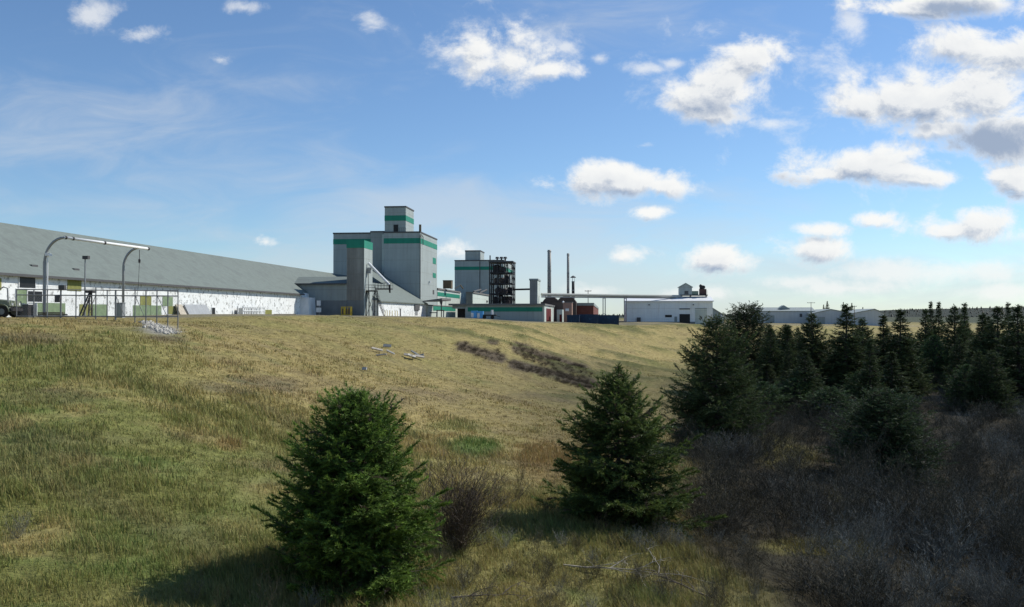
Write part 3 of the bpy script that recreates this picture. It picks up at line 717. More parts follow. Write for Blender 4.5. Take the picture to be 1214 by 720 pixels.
stb = MB(); a0 = PF.p(um - .2, -1.1, zp); a1 = PF.p(um + 1.9, -1.3, gP)
for off in (0, .8):
    o_ = PF.a * off; stb.bar(a0 + o_, a1 + o_, .07); stb.bar(a0 + o_ + Vector((0, 0, 1)), a1 + o_ + Vector((0, 0, 1)), .035)
    for k in range(4):
        p = a0.lerp(a1, (k + .5) / 4) + o_; stb.bar(p, p + Vector((0, 0, 1)), .025)
for k in range(15):
    p = a0.lerp(a1, (k + .5) / 15); stb.bar(p, p + PF.a * .8, .05)
stb.build('stair', M['dark_steel'], lp)
# chute tube
ch = thing_at('loading_chute', PF.p(1, .3, zp2), 'pale sloping chute tube above the loading platform', 'chute')
pa, pb = PF.p(u_at(PF, 437) - .1, .1, w_at(PF, 312)), PF.p(u_at(PF, 461.5), .1, w_at(PF, 338))
MB().tube([pa, pb], .26, 10).build('tube', M['bright_steel'], ch)
MB().tube([pb, pb + Vector((.1, 0, -1.6))], [.22, .16], 8).build('spout', M['dark_steel'], ch)
hb = MB(); hp = PF.p(u_at(PF, 436.5), .1, w_at(PF, 321)); hb.box(Fr(hp), -.5, .5, -.4, .4, -.55, .45); hb.box(Fr(hp), -.1, .75, -.5, -.42, .1, .6); hb.build('drive_box', M['steel'], ch)
MB().bar(PF.p(up1 - .6, .1, zp2), pb + Vector((0, 0, -.2)), .05).build('support', M['dark_steel'], ch)
MB().bar(hp + Vector((0, 0, -.5)), PF.p(up0 + .3, .1, zp), .06).build('ladder', M['dark_steel'], ch)

# --- canopy beside the elevator
CN = fr_at(521, 227.0)
ca = thing_at('loading_canopy', CN.p(-1, 0, -1), 'flat grey awning slab on one post beside the tall elevator', 'canopy')
MB().hexa([CN.p(u_at(CN, 501), 0, w_at(CN, 358.0)), CN.p(u_at(CN, 524), 0, w_at(CN, 356.2)), CN.p(u_at(CN, 525), 12, w_at(CN, 356.0)), CN.p(u_at(CN, 509), 12, w_at(CN, 357)),
           CN.p(u_at(CN, 501), 0, w_at(CN, 356.8)), CN.p(u_at(CN, 524), 0, w_at(CN, 353.6)), CN.p(u_at(CN, 525), 12, w_at(CN, 353)), CN.p(u_at(CN, 509), 12, w_at(CN, 354))]).build('slab', M['grey_roof'], ca)
u_ = u_at(CN, 523.3, 1); MB().tube([CN.p(u_, 1, -2), CN.p(u_, 1, w_at(CN, 356.4))], .14, 6).build('post', M['dark_trim'], ca)
MB().hexa([CN.p(u_ - .15, .8, 2.6), CN.p(u_ + .15, .8, 2.6), CN.p(u_ + .15, 1.2, 2.6), CN.p(u_ - .15, 1.2, 2.6), CN.p(u_ - .5, .7, 3.7), CN.p(u_ + .3, .7, 3.8), CN.p(u_ + .3, 1.3, 3.8), CN.p(u_ - .5, 1.3, 3.7)]).build('bracket', M['dark_trim'], ca)

# --- two green banded side halls behind it
H1 = Fr(EL.p(0, dC, 0) + EL.r * .1)
h1 = thing_at('side_hall', H1.p(-3, 10, -1), 'pale side hall with bright green band running back from the tall elevator', 'building')
l1 = v_at(H1, 545); z1_ = w_at(H1, 343.4)
bw = MB().box(H1, -12, 0, .1, l1, -2, z1_).build('wall', M['siding_pale'], h1)
sub(MB().box(H1, .003, .06, .3, l1 - .1, w_at(H1, 351, 0, 0), w_at(H1, 346.2, 0, 0)).build('painted_band', M['green'], h1), bw)
MB().box(H1, -12.2, .25, 0, l1 + .2, z1_ + .003, z1_ + .45).build('roof', M['grey_roof'], h1)
e1 = v_at(H1, 552)
MB().box(H1, -5, .02, l1 + .25, e1, -2, z1_ + .1).build('stair_tower', M['siding_pale'], h1)
tb = H1.p(u_at(H1, 535, 12), 12, z1_ + .46)
tk = thing_at('roof_tank', tb, 'brown square tank standing on the green banded side hall roof', 'tank')
s_ = (535 - 525) / F * tb.y
f_ = Fr((tb.x, tb.y, tb.z))
MB().box(f_, -s_, -.0, 0, s_, .25, (341.5 - 331.5) / F * tb.y).build('tank_body', M['tank_brown'], tk)
hq = (341.5 - 331.5) / F * tb.y
MB().box(f_, -s_ - .08, .08, -.08, s_ + .08, hq + .003, hq + .16).build('lid', M['dark_trim'], tk)
for (a_, b_) in ((-s_ + .2, .2), (-.2, .2), (-s_ + .2, s_ - .2), (-.2, s_ - .2)): MB().box(f_, a_ - .1, a_ + .1, b_ - .1, b_ + .1, 0, .248).build('leg', M['dark_trim'], tk)
ck = thing_at('roof_conveyor', H1.p(u_at(H1, 546, 20), 20, z1_ + .5), 'small slanted conveyor spout on the side hall roof beside the brown tank', 'conveyor')
q0, q1 = H1.p(u_at(H1, 539, 16), 16, z1_ + .6), H1.p(u_at(H1, 547, 16), 16, z1_ + 1.0)
MB().tube([q0 + Vector((0, 0, .1)), q0 + Vector((1.7, 0, 1.2))], .25, 6).build('tube', M['pipe'], ck)
MB().tube([q0 + Vector((1.7, 0, 1.25)), q0 + Vector((2.6, 0, .05))], .22, 6).build('spout', M['tank_brown'], ck)

H2 = Fr((pt(507, HOR, 232).x, 232.0, 0))
h2 = thing_at('front_hall', H2.p(-1, 15, -1), 'lower pale hall with green band left of the dark doorway', 'building')
l2 = v_at(H2, 540); z2_ = w_at(H2, 362.4)
bw = MB().box(H2, -5.5, 0, 0, l2, -3, z2_).build('wall', M['siding_pale'], h2)
sub(MB().box(H2, .003, .06, v_at(H2, 513.5), l2 - .2, w_at(H2, 368.2, 0, 4), w_at(H2, 362.9, 0, 4)).build('painted_band', M['green'], h2), bw)
MB().box(H2, -5.6, .15, -.1, l2, z2_ + .003, z2_ + .25).build('roof', M['grey_roof'], h2)
H3 = fr_at(560, 262.0)
h3 = thing_at('sloped_hall', H3.p(-1, 5, -1), 'pale windowless hall with dark grey end between the side hall and the steel frame', 'building')
l3 = v_at(H3, 581); z3_ = w_at(H3, 347.8)
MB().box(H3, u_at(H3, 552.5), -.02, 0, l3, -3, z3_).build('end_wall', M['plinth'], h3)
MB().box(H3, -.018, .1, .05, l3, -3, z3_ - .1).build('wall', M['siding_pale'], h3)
MB().box(H3, u_at(H3, 552.5) - .1, .35, -.1, l3 + .1, z3_ + .003, z3_ + .4).build('roof', M['grey_roof'], h3)
cb_ = MB().tube([H3.p(0.1, 2, z3_ + .5), H3.p(.2, 16, z3_ + 1.5)], .3, 6); cb_.tube([H3.p(.1, 14, z3_ + .4), H3.p(.2, 30, z3_ + 1.9)], .28, 6)
cb_.build('roof_duct', M['dark_trim'], h3)
side_panel(H3, 576.5, 578, 356.5, 358.5, 'lamp', M['dark_trim'], h3, u=.1, t=.2)

# --- low front office with long green band
OF = fr_at(645, 205.0)
of = thing_at('low_office', OF.p(-8, 2, -1.5), 'long low flat roofed building with dark green band across its front', 'building')
zo = w_at(OF, 362.2); uo = u_at(OF, 554); lo = v_at(OF, 659.5)
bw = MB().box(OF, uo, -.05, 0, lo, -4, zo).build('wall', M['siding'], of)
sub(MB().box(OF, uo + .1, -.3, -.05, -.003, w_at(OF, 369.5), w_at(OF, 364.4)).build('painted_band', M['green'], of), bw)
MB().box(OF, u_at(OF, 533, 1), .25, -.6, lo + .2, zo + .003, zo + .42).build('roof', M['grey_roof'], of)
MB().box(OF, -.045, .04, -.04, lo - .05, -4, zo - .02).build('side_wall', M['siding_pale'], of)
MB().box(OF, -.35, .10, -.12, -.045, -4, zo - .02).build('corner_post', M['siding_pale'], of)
for (x0, x1) in ((647.5, 653.2), (656.5, 658.8)): side_panel(OF, x0, x1, 366, 382, 'door', M['red_door'], of, u=.04)
ud0, ud1 = u_at(OF, 540, 1.5), u_at(OF, 552, 1.5)
MB().box(OF, ud0 - .3, uo - .02, 6, 6.3, -4, zo - .01).build('recess_wall', M['glass_dark'], of)
MB().box(OF, u_at(OF, 551.5, 0), uo - .02, 0, 6, -4, zo - .01).build('recess_pier', M['siding'], of)
MB().box(OF, ud0 - .5, uo - .6, .1, .4, w_at(OF, 366), zo - .01).build('lintel', M['siding_b'], of)
for k, (x, dx) in enumerate(((594, 0), (625, 0))):
    p = OF.p(u_at(OF, x, 1.0), 1.0, zo + .42)

# blue wrapped tanks and dark bits before the office front
for x in (562.3, 569.6):
    fr = fr_at(x, 200); g0 = gz(fr.o.x, fr.o.y); fr.o.z = g0
    t = thing_at('water_tank', fr.o, 'light blue and white cube tank, left one of the pair before the office' if x < 565 else 'light blue and white cube tank, right one of the pair before the office', 'tank', 'cube tanks before the low office')
    MB().box(fr, -.62, .62, -.5, .5, .1, 1.55).build('tank_body', M['light_blue'], t)
    MB().box(fr, -.68, -.1, -.56, -.51, .2, 1.25).build('wrap', M['white'], t)
    MB().box(fr, -.68, .68, -.56, .56, 1.553, 1.72).build('lid', M['light_blue'], t)
    MB().box(fr, -.68, .68, -.56, .56, -.15, .098).build('pallet', M['tank_brown'], t)
fr = fr_at(579.5, 200); fr.o.z = gz(fr.o.x, fr.o.y)
t = thing_at('trailer', fr.o, 'low dark trailer with a white upright drum, beside the blue cube tanks', 'trailer')
MB().box(fr, -1.6, 1.7, -.7, .7, .75, 1.05).build('bed', M['dark_steel'], t)
for u_ in (-.9, .9): MB().tube([fr.p(u_, -.75, .42), fr.p(u_, -.55, .42)], .42, 12).build('wheel', M['rubber'], t)
MB().tube([fr.p(.75, 0, 1.05), fr.p(.75, 0, 2.1)], .27, 10).build('drum', M['white'], t)
MB().bar(fr.p(1.7, 0, .8), fr.p(2.6, 0, .5), .07).build('drawbar', M['dark_steel'], t)
# small tables of dark junk by the front hall
for (x, y, lab) in ((514, 376, 'dark low bench of scrap parts by the pale front hall'), (522, 374.5, 'raised dark bench on thin legs by the pale front hall')):
    fr = fr_at(x, 215); fr.o.z = gz(fr.o.x, fr.o.y)
    t = thing_at('work_bench', fr.o, lab, 'bench'); hh = .9 if x < 520 else 1.5
    MB().box(fr, -.9, .9, -.5, .5, hh, hh + .2).build('top', M['dark_steel'], t)
    for (a_, b_) in ((-.8, -.4), (.8, -.4), (-.8, .4), (.8, .4)): MB().box(fr, a_ - .06, a_ + .06, b_ - .06, b_ + .06, -.2, hh - .002).build('leg', M['steel'], t)

# --- the middle block with roof boxes
MD = fr_at(597, 300.0)
md = thing_at('process_building', MD.p(-8, 5, -2), 'broad grey block with dark green band and roof box behind the steel frame', 'building')
um0 = u_at(MD, 539); dm = v_at(MD, 608.5); zm = w_at(MD, 309.3)
bm_ = block(MD, um0, 0, 0, dm, -3, zm, M['siding'], md); band(MD, um0, 0, 0, dm, w_at(MD, 320), w_at(MD, 316), md, bm_)
uq0, uq1 = u_at(MD, 551.5, 1), u_at(MD, 569.5, 1); dq = v_at(MD, 574, uq1)
hb_ = block(MD, uq0, uq1, 1, dq, zm + .36, w_at(MD, 297.6), M['siding'], md, 'roof_house')
for (x, y) in ((581, 303),): 
    p = MD.p(u_at(MD, x, 3), 3, zm + .36); MB().tube([p, p + Vector((0, 0, 1.7))], .22, 6).build('vent_pipe', M['dark_trim'], md)
for x in (589.5, 594.5, 599):
    p = MD.p(u_at(MD, x, 8), 8, zm + .36); MB().tube([p, p + Vector((0, 0, .9)), p + Vector((0, 0, .92)), p + Vector((0, 0, 1.5))], [.3, .3, .75, .5], 8).build('roof_fan', M['dark_trim'], md)
MB().box(MD, u_at(MD, 568.5), u_at(MD, 569.3), -.12, -.003, -1, zm - .02).build('drain_pipe', M['dark_trim'], md)

# --- open steel frame full of vessels
LT = fr_at(607, 240.0)
lt = thing_at('steel_frame_tower', LT.p(-3, 3, -2), 'tall open dark steel frame tower crowded with vessels and pipes', 'tower')
ul = u_at(LT, 580.5); dl = 7.5; zl = w_at(LT, 311); nlev = 5
cs = MB(); us = [ul, ul * .66, ul * .33, 0]; vs = [0, dl / 2, dl]
for u_ in us:
    for v_ in vs: cs.box(LT, u_ - .14, u_ + .14, v_ - .14, v_ + .14, -3, zl)
cs.build('column', M['dark_steel'], lt)
zs = [zl * (k / nlev) for k in range(1, nlev)]
fm = MB()
for z in zs:
    for v_ in vs: fm.box(LT, ul + .14, -.14, v_ - .12, v_ + .12, z - .15, z + .15)
    for u_ in us: fm.box(LT, u_ - .1, u_ + .1, .14, dl - .14, z - .13, z + .13)
fm.build('beam', M['dark_steel'], lt)
bf = MB()
lev = [0] + zs + [zl]
for k in range(nlev):
    for j in range(3):
        if (j + k) % 2: bf.bar(LT.p(us[j], 0, lev[k]), LT.p(us[j + 1], 0, lev[k + 1]), .07)
        else: bf.bar(LT.p(us[j + 1], 0, lev[k]), LT.p(us[j], 0, lev[k + 1]), .07)
    bf.bar(LT.p(0, 0, lev[k]), LT.p(0, dl / 2, lev[k + 1]), .07); bf.bar(LT.p(0, dl, lev[k]), LT.p(0, dl / 2, lev[k + 1]), .07)
    for j in range(9):
        u_ = ul * (j + .5) / 9; bf.bar(LT.p(u_, -.05, lev[k] + .1), LT.p(u_, -.05, lev[k] + 1.2), .04)
    bf.bar(LT.p(ul, -.05, lev[k] + 1.2), LT.p(0, -.05, lev[k] + 1.2), .05)
bf.build('brace', M['dark_steel'], lt)
MB().box(LT, ul - .3, .3, -.3, dl + .3, zl + .003, zl + .35).build('roof', M['dark_trim'], lt)
MB().box(LT, ul + .2, -.2, .2, dl - .2, zs[1] + .16, zs[1] + .22).build('floor_plate', M['dark_steel'], lt)
MB().box(LT, ul + .2, -2.2, .2, dl - .2, zs[3] + .16, zs[3] + .22).build('floor_plate', M['dark_steel'], lt)
rv = random.Random(4)
for k in range(24):
    u_ = ul * rv.uniform(.15, .85); v_ = rv.uniform(1.2, dl - 1.0); kk = k % 5
    z = lev[kk] + .2; r0 = rv.uniform(.5, 1.0); hh = rv.uniform(1.3, lev[kk + 1] - lev[kk] - .5)
    MB().tube([LT.p(u_, v_, z), LT.p(u_, v_, z + .25), LT.p(u_, v_, z + hh - .3), LT.p(u_, v_, z + hh)], [r0 * .5, r0, r0, r0 * .4], 12).build('vessel', M['brown_metal' if k % 3 else 'dark_steel'], lt)
for k in range(9):
    u_ = ul * rv.uniform(.08, .92); v_ = rv.uniform(.4, dl - .5); z = rv.uniform(1, zl - 5)
    MB().tube([LT.p(u_, v_, z), LT.p(u_, v_, z + 3.6), LT.p(u_ + rv.choice((-1, 1)) * 1.2, v_, z + 4.2)], .15, 6).build('pipe', M['steel' if k % 3 == 0 else 'dark_steel'], lt)

# --- square stack tower and pipe to the frame
BT = fr_at(637, 232.0)
bx_ = thing_at('square_tower', BT.p(-1, 1, -1), 'narrow windowless grey box tower right of the dark steel frame', 'tower')
u0 = u_at(BT, 628); zt_ = w_at(BT, 332.5); dv = v_at(BT, 640.3)
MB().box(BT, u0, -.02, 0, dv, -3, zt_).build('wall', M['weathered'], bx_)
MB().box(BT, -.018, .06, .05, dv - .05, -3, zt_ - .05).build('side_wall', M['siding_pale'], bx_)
MB().box(BT, u0 - .15, .2, -.15, dv + .15, zt_ + .003, zt_ + .45).build('cap', M['siding_b'], bx_)
o = MB().tube([LT.p(.2, 2, w_at(LT, 343.2)), BT.p(u0 + .1, 1.5, w_at(BT, 342.8))], .24, 8)
tag(o.build('transfer_pipe', M['dark_steel']), 'short dark pipe joining the steel frame to the box tower', 'pipe')

# --- chimneys
def chimney(px, py, Y, r, base_y, lab, mname, cap=False):
    p = pt(px, py, Y); g0 = pt(px, base_y, Y).z
    t = thing_at('chimney', (p.x, p.y, g0), lab, 'chimney')
    rr0 = MB().tube([(p.x, p.y, g0), (p.x, p.y, g0 + (p.z - g0) * .6), (p.x, p.y, p.z)], [r * 1.05, r * 1.02, r * .95], 14); rr0.build('shaft', M[mname], t, True)
    bands = MB()
    for k in (.3, .62, .97):
        z = g0 + (p.z - g0) * k; bands.tube([(p.x, p.y, z - .12), (p.x, p.y, z + .12)], r * 1.12, 14)
    bands.build('ring', M['steel'], t)
    if cap:
        q_ = MB().tube([(p.x, p.y, p.z + .95), (p.x, p.y, p.z + 1.15), (p.x, p.y, p.z + 1.55)], [r * 2.0, r * 1.9, r * .25], 12)
        for a_ in range(3):
            c_, s__ = math.cos(a_ * 2.1), math.sin(a_ * 2.1); q_.bar((p.x + c_ * r * .9, p.y + s__ * r * .9, p.z - .2), (p.x + c_ * r * .9, p.y + s__ * r * .9, p.z + 1.0), .05)
        q_.build('rain_cap', M['dark_trim'], t)
    else:
        lad = MB(); 
        for s__ in (-.25, .25): lad.bar((p.x + s__, p.y - r * 1.25, g0), (p.x + s__, p.y - r * 1.25, p.z - .5), .03)
        for k in range(24):
            z = g0 + (p.z - g0 - .6) * (k + .5) / 24; lad.bar((p.x - .25, p.y - r * 1.25, z), (p.x + .25, p.y - r * 1.25, z), .025)
        lad.build('ladder', M['steel'], t)
chimney(651.2, 296.5, 250, .52, 362, 'thickest and tallest stained round chimney above the pipe bridge', 'stack')
chimney(673.5, 300.5, 252, .36, 362, 'tall slim chimney between the thick chimney and the short capped one', 'stack')
chimney(679.5, 333.5, 248, .40, 362, 'short dark chimney with flat rain cap above the pipe bridge', 'dark_steel', True)

# --- pipe bridge to the white warehouse
WH = fr_at(845, 255.0)
A0 = pt(642, 349.3, 236); A1 = pt(808, 351.5, 262)
pb_ = thing_at('pipe_bridge', A0, 'long pale elevated pipe bridge running to the white warehouse roof', 'pipe bridge')
dirv = (A1 - A0).normalized()
MB().tube([A0, A0.lerp(A1, .5) + Vector((0, 0, -.05)), A1], .40, 10).build('pipe', M['pipe'], pb_)
MB().tube([A0 + Vector((0, .6, -.62)), A1 + Vector((0, .6, -.55))], .18, 8).build('lower_pipe', M['steel'], pb_)
tr = MB()
for k in range(34):
    p = A0.lerp(A1, (k + .5) / 34); tr.bar(p + Vector((0, -.35, -.55)), p + Vector((0, .8, -.55)), .07)
tr.bar(A0 + Vector((0, -.4, -.68)), A1 + Vector((0, -.4, -.68)), .10); tr.build('truss', M['steel'], pb_)
for x in (712, 737.2):
    k = (x - 642) / (808 - 642); p = A0.lerp(A1, k); g0 = gz(p.x, p.y)
    s_ = MB().bar((p.x - .35, p.y - .3, g0 - .4), (p.x - .35, p.y - .3, p.z - .7), .16); s_.bar((p.x + .35, p.y + .6, g0 - .4), (p.x + .35, p.y + .6, p.z - .7), .16)
    s_.bar((p.x - .35, p.y - .3, p.z - .8), (p.x + .35, p.y + .6, p.z - .8), .12); s_.bar((p.x - .35, p.y - .3, g0 + 2.5), (p.x + .35, p.y + .6, g0 + 2.5), .1)
    s_.build('support', M['steel'], pb_)

# --- dark jumble of sheds and brick boiler house
BR = fr_at(678, 224.0)
b1 = thing_at('brick_gatehouse', BR.p(-1, 1, -2), 'small pale brick building with a white lamp right of the red doors', 'building')
u0 = u_at(BR, 667.5); zt_ = w_at(BR, 359)
MB().box(BR, u0, 0, 0, 5, -4, zt_).build('wall', M['pink_brick'], b1)
MB().box(BR, u0 - .1, .1, -.1, 5.1, zt_ + .003, zt_ + .2).build('roof', M['grey_roof'], b1)
MB().box(BR, u0 + .6, u0 + 1.5, -.07, -.003, w_at(BR, 369), w_at(BR, 366)).build('window', M['white'], b1)
lq = BR.p(u0 + .05, -.3, w_at(BR, 358.3)); MB().tube([lq + Vector((0, 0, -.3)), lq, lq + Vector((0, 0, .3))], [.1, .32, .1], 8).build('lamp', M['bright_steel'], b1)
B1 = fr_at(667, 216.0)
b2 = thing_at('concrete_porch', B1.p(-1, 1, -2), 'low pale block porch with a dark doorway between red doors and brick', 'building')
u0 = u_at(B1, 660.2)
MB().box(B1, u0, -.05, 0, 6, -4, w_at(B1, 367.2)).build('wall', M['siding_pale'], b2)
MB().box(B1, -.75, -.2, -.06, -.003, -2.2, w_at(B1, 373)).build('door', M['red_door'], b2)
B2 = fr_at(703.5, 248.0)
b3 = thing_at('brick_boiler_house', B2.p(-3, 2, -2), 'dark red brick boiler house with grey roof edge behind the blue bins', 'building')
u0 = u_at(B2, 680); zt_ = w_at(B2, 362.5); dv = v_at(B2, 709.5)
MB().box(B2, u0, 0, 0, max(4, dv), -4, zt_).build('wall', M['brick'], b3)
MB().box(B2, u0 - .1, .15, -.1, max(4, dv) + .1, zt_ + .003, w_at(B2, 359.2)).build('roof', M['siding_b'], b3)
B3 = fr_at(683, 244.0)
b4 = thing_at('rusty_shed', B3.p(-4, 2, -2), 'dark rust stained shed with humped sheet roofs below the pipe bridge', 'shed')
u0 = u_at(B3, 641); zt_ = w_at(B3, 358)
MB().box(B3, u0, 0, 0, 8, -4, zt_).build('wall', M['brown_metal'], b4)
for (xa, xb, top) in ((643, 662, 351.5), (660, 683, 350.5)):
    ua, ub_ = u_at(B3, xa), u_at(B3, xb); zq = w_at(B3, top); prof = [(ua, zt_ + .01)]
    for k in range(1, 8): prof.append((ua + (ub_ - ua) * k / 8, zt_ + (zq - zt_) * math.sin(math.pi * k / 8) ** .7))
    prof.append((ub_, zt_ + .01)); MB().prism_v(B3, prof, .3, 7.5).build('roof', M['brown_metal'], b4)
lq = B3.p(u_at(B3, 647), -.3, w_at(B3, 352.2)); MB().tube([lq + Vector((0, 0, -.35)), lq, lq + Vector((0, 0, .35))], [.12, .36, .12], 8).build('lamp', M['bright_steel'], b4)

# --- blue bins
for (x0, x1, yt, Y, lab) in ((672, 687, 374.0, 214, 'dark blue skip bin nearest the pale brick gatehouse'), (687.5, 709, 373.4, 217, 'lighter patched blue skip bin, middle of the three'), (708, 734, 374.4, 221, 'longest dark blue skip bin, nearest the white warehouse')):
    fr = fr_at(x1, Y); g0 = gz(fr.o.x, fr.o.y); fr.o.z = g0
    t = thing_at('skip_bin', fr.o, lab, 'skip bin', 'blue skip bins'); u0 = u_at(fr, x0); hh = pt(x1, yt, Y).z - g0
    MB().hexa([fr.p(u0 + .06, 0, .15), fr.p(-.06, 0, .15), fr.p(-.06, 2.2, .15), fr.p(u0 + .06, 2.2, .15), fr.p(u0, -.1, hh), fr.p(0, -.1, hh), fr.p(0, 2.3, hh), fr.p(u0, 2.3, hh)]).build('body', M['blue_bin'], t)
    rb_ = MB()
    for k in range(7): rb_.box(fr, u0 + .25 + (-u0 - .6) * k / 6, u0 + .35 + (-u0 - .6) * k / 6, -.2, -.11, .2, hh - .1)
    rb_.build('rib', M['blue_bin'], t)
    MB().box(fr, u0 - .05, .05, -.18, 2.38, hh + .003, hh + .12).build('rim', M['blue_bin'], t)
    MB().box(fr, u0 + .4, -.4, .2, 2, -.2, .148).build('skid', M['dark_steel'], t)

# --- white warehouse
wh = thing_at('white_warehouse', WH.p(-12, 5, -3), 'plain white metal warehouse with a dark open door and bright white roof', 'warehouse')
uw = u_at(WH, 742); zE = w_at(WH, 357.3); zR = w_at(WH, 352.6, 0, 8)
gw = MB().box(WH, uw, 0, 0, 16, -6, zE); gw.build('wall', mat('warehouse siding', (.84, .86, .83), .6, .05, .25, .06, corr=1.2, corr_axis='d'), wh)
MB().prism_u(WH, [(-.35, zE - .1), (8, zR), (16.35, zE - .1), (16.35, zE + .15), (8, zR + .25), (-.35, zE + .15)], uw - .3, .3).build('roof', M['bright_steel'], wh)
d_ = front_panel(WH, 805.5, 818, 372.5, 384, 'door', M['glass_dark'], wh)
front_panel(WH, 788.5, 796.5, 373.5, 376.3, 'window', M['glass_dark'], wh)
front_panel(WH, 799.5, 802.8, 375.5, 384, 'door', M['siding_b'], wh)
front_panel(WH, 805.5, 818, 365.8, 367, 'lintel', M['dark_trim'], wh, t=.12)
front_panel(WH, 824, 838, 365.5, 366.4, 'lintel', M['siding_b'], wh, t=.12)
front_panel(WH, 824, 838, 367, 384, 'roller_door', M['siding_pale'], wh)
front_panel(WH, 755, 759.5, 376.5, 381.5, 'heater_box', M['dark_trim'], wh, t=.6)
for x in (769.5, 822): front_panel(WH, x - .8, x + .8, 361, 362, 'lamp', M['dark_trim'], wh, t=.3)
front_panel(WH, 742, 845, 381.6, 385, 'base_strip', M['plinth'], wh, t=.05)
# gabled head house and drive on the warehouse roof
PH = fr_at(820.5, 261.0)
ph = thing_at('conveyor_head_house', PH.p(-2, 2, zR), 'small gabled grey cabin on stilts above the white warehouse roof', 'cabin')
u0 = u_at(PH, 805.5); za, zb2, zp_ = w_at(PH, 349.5), w_at(PH, 340.5), w_at(PH, 336.3)
MB().prism_v(PH, [(u0, za), (0, za), (0, zb2), (u0 / 2, zp_), (u0, zb2)], 0, 3.6).build('wall', M['siding'], ph)
rr = MB(); rr.prism_v(PH, [(u0 - .25, zb2 - .15), (u0 / 2, zp_ + .02), (u0 / 2, zp_ + .2), (u0 - .25, zb2 + .05)], -.2, 3.8); rr.prism_v(PH, [(.25, zb2 - .15), (.25, zb2 + .05), (u0 / 2 + .003, zp_ + .2), (u0 / 2 + .003, zp_ + .02)], -.2, 3.8); rr.build('roof', M['siding_b'], ph)
MB().box(PH, u0 + .4, 4.6, .2, 3.4, za - .28, za - .003).build('deck', M['dark_steel'], ph)
for (a_, b_) in ((u0 + .5, .4), (-.3, .4), (4.3, .4), (u0 + .5, 3.2), (-.3, 3.2), (4.3, 3.2)): MB().box(PH, a_ - .1, a_ + .1, b_ - .1, b_ + .1, zR - .9, za - .282).build('leg', M['dark_steel'], ph)
MB().box(PH, u0 + 1.5, u0 + 2.6, -.06, -.003, za + .1, za + 1.1).build('door', M['dark_trim'], ph)
MB().box(PH, .05, 1.9, .6, 2.6, za, za + 1.1).build('transfer_box', mat('faded green box', (.20, .26, .20), .7, .15), ph)
mt = thing_at('drive_motor', PH.p(3.3, 1.8, za), 'dark red brown drive unit beside the gabled cabin on the warehouse roof', 'machine')
MB().box(PH, 2.3, 4.3, 1, 2.6, za + .003, za + 1.7).build('housing', mat('dark red brown', (.10, .055, .05), .7, .3), mt)
MB().tube([PH.p(2.9, 1.8, za + 1.7), PH.p(2.9, 1.8, za + 2.5), PH.p(2.4, 1.8, za + 2.9)], [.55, .6, .35], 10).build('hopper', M['dark_steel'], mt)
MB().tube([PH.p(3.4, .7, za + 2.2), PH.p(3.4, 2.8, za + 2.2)], .55, 12).build('pulley', M['dark_steel'], mt)
MB().bar(PH.p(4.4, .4, za), PH.p(4.4, .4, za + 1.3), .05).build('rail_post', M['dark_steel'], mt)
# small hall behind the warehouse
SB = fr_at(858, 330.0)
sb = thing_at('gabled_hall', SB.p(-3, 3, -4), 'small grey hall with sloping roof and white end just right of the warehouse', 'building')
u0 = u_at(SB, 838)
MB().prism_v(SB, [(u0, -8), (0, -8), (0, w_at(SB, 374)), (u0 * .8, w_at(SB, 364)), (u0, w_at(SB, 368))], 0, 14).build('wall', M['siding'], sb)
MB().prism_v(SB, [(u0 * .8, w_at(SB, 364)), (.4, w_at(SB, 374.6)), (.4, w_at(SB, 373.8)), (u0 * .8, w_at(SB, 363.2))], -.4, 14.4).build('roof', M['siding_b'], sb)
front_panel(SB, 853.5, 858, 373.5, 384, 'white_door', M['bright_steel'], sb)
# --- far long grey halls on the right
for i, (xa, xb, yt, yb, Y, pk, lab) in enumerate((
    (896, 966, 367.3, 386, 430, None, 'long low grey hall far right, with the small roof monitor'),
    (963, 1012, 366.8, 386, 418, .45, 'grey hall with shallow gabled end, middle of the three far halls'),
    (1011, 1048, 366.5, 386, 410, .7, 'rightmost far grey hall, half hidden by spruce tops'))):
    fr = fr_at(xb, Y); u0 = u_at(fr, xa); zt_ = w_at(fr, yt)
    t = thing_at('far_hall', fr.p(u0 / 2, 0, -5), lab, 'building')
    if pk is None:
        MB().box(fr, u0, 0, 0, 14, -12, zt_ - .6).build('wall', M['far_wall'], t)
        MB().prism_u(fr, [(-.3, zt_ - .9), (7, zt_ + .9), (14.3, zt_ - .9), (14.3, zt_ - .6), (7, zt_ + 1.2), (-.3, zt_ - .6)], u0 - .3, .3).build('roof', M['siding_b'], t)
        um_ = u_at(fr, 928, 6); MB().prism_v(fr, [(um_ - 3, zt_ + .4), (um_ + 3, zt_ + .4), (um_, zt_ + 2.2)], 3, 9).build('roof_monitor', M['siding_b'], t)
        front_panel(fr, 908, 918, 374, 386, 'door', M['siding_b'], t); front_panel(fr, 948, 951, 372, 376, 'window', M['dark_trim'], t)
    else:
        MB().prism_v(fr, [(u0, -12), (0, -12), (0, zt_ - 2.1), (u0 * (1 - pk), zt_ - .2), (u0, zt_ - 2.1)], 0, 30).build('wall', M['far_wall'], t)
        rq = MB(); rq.prism_v(fr, [(u0 - .4, zt_ - 2.2), (u0 * (1 - pk), zt_ - .2), (u0 * (1 - pk), zt_ + .15), (u0 - .4, zt_ - 1.9)], -.3, 30.3)
        rq.prism_v(fr, [(.4, zt_ - 2.2), (.4, zt_ - 1.9), (u0 * (1 - pk) + .003, zt_ + .15), (u0 * (1 - pk) + .003, zt_ - .2)], -.3, 30.3); rq.build('roof', M['siding_b'], t)
        front_panel(fr, xa + 6, xa + 15, 376, 386, 'door', M['siding_b'], t)

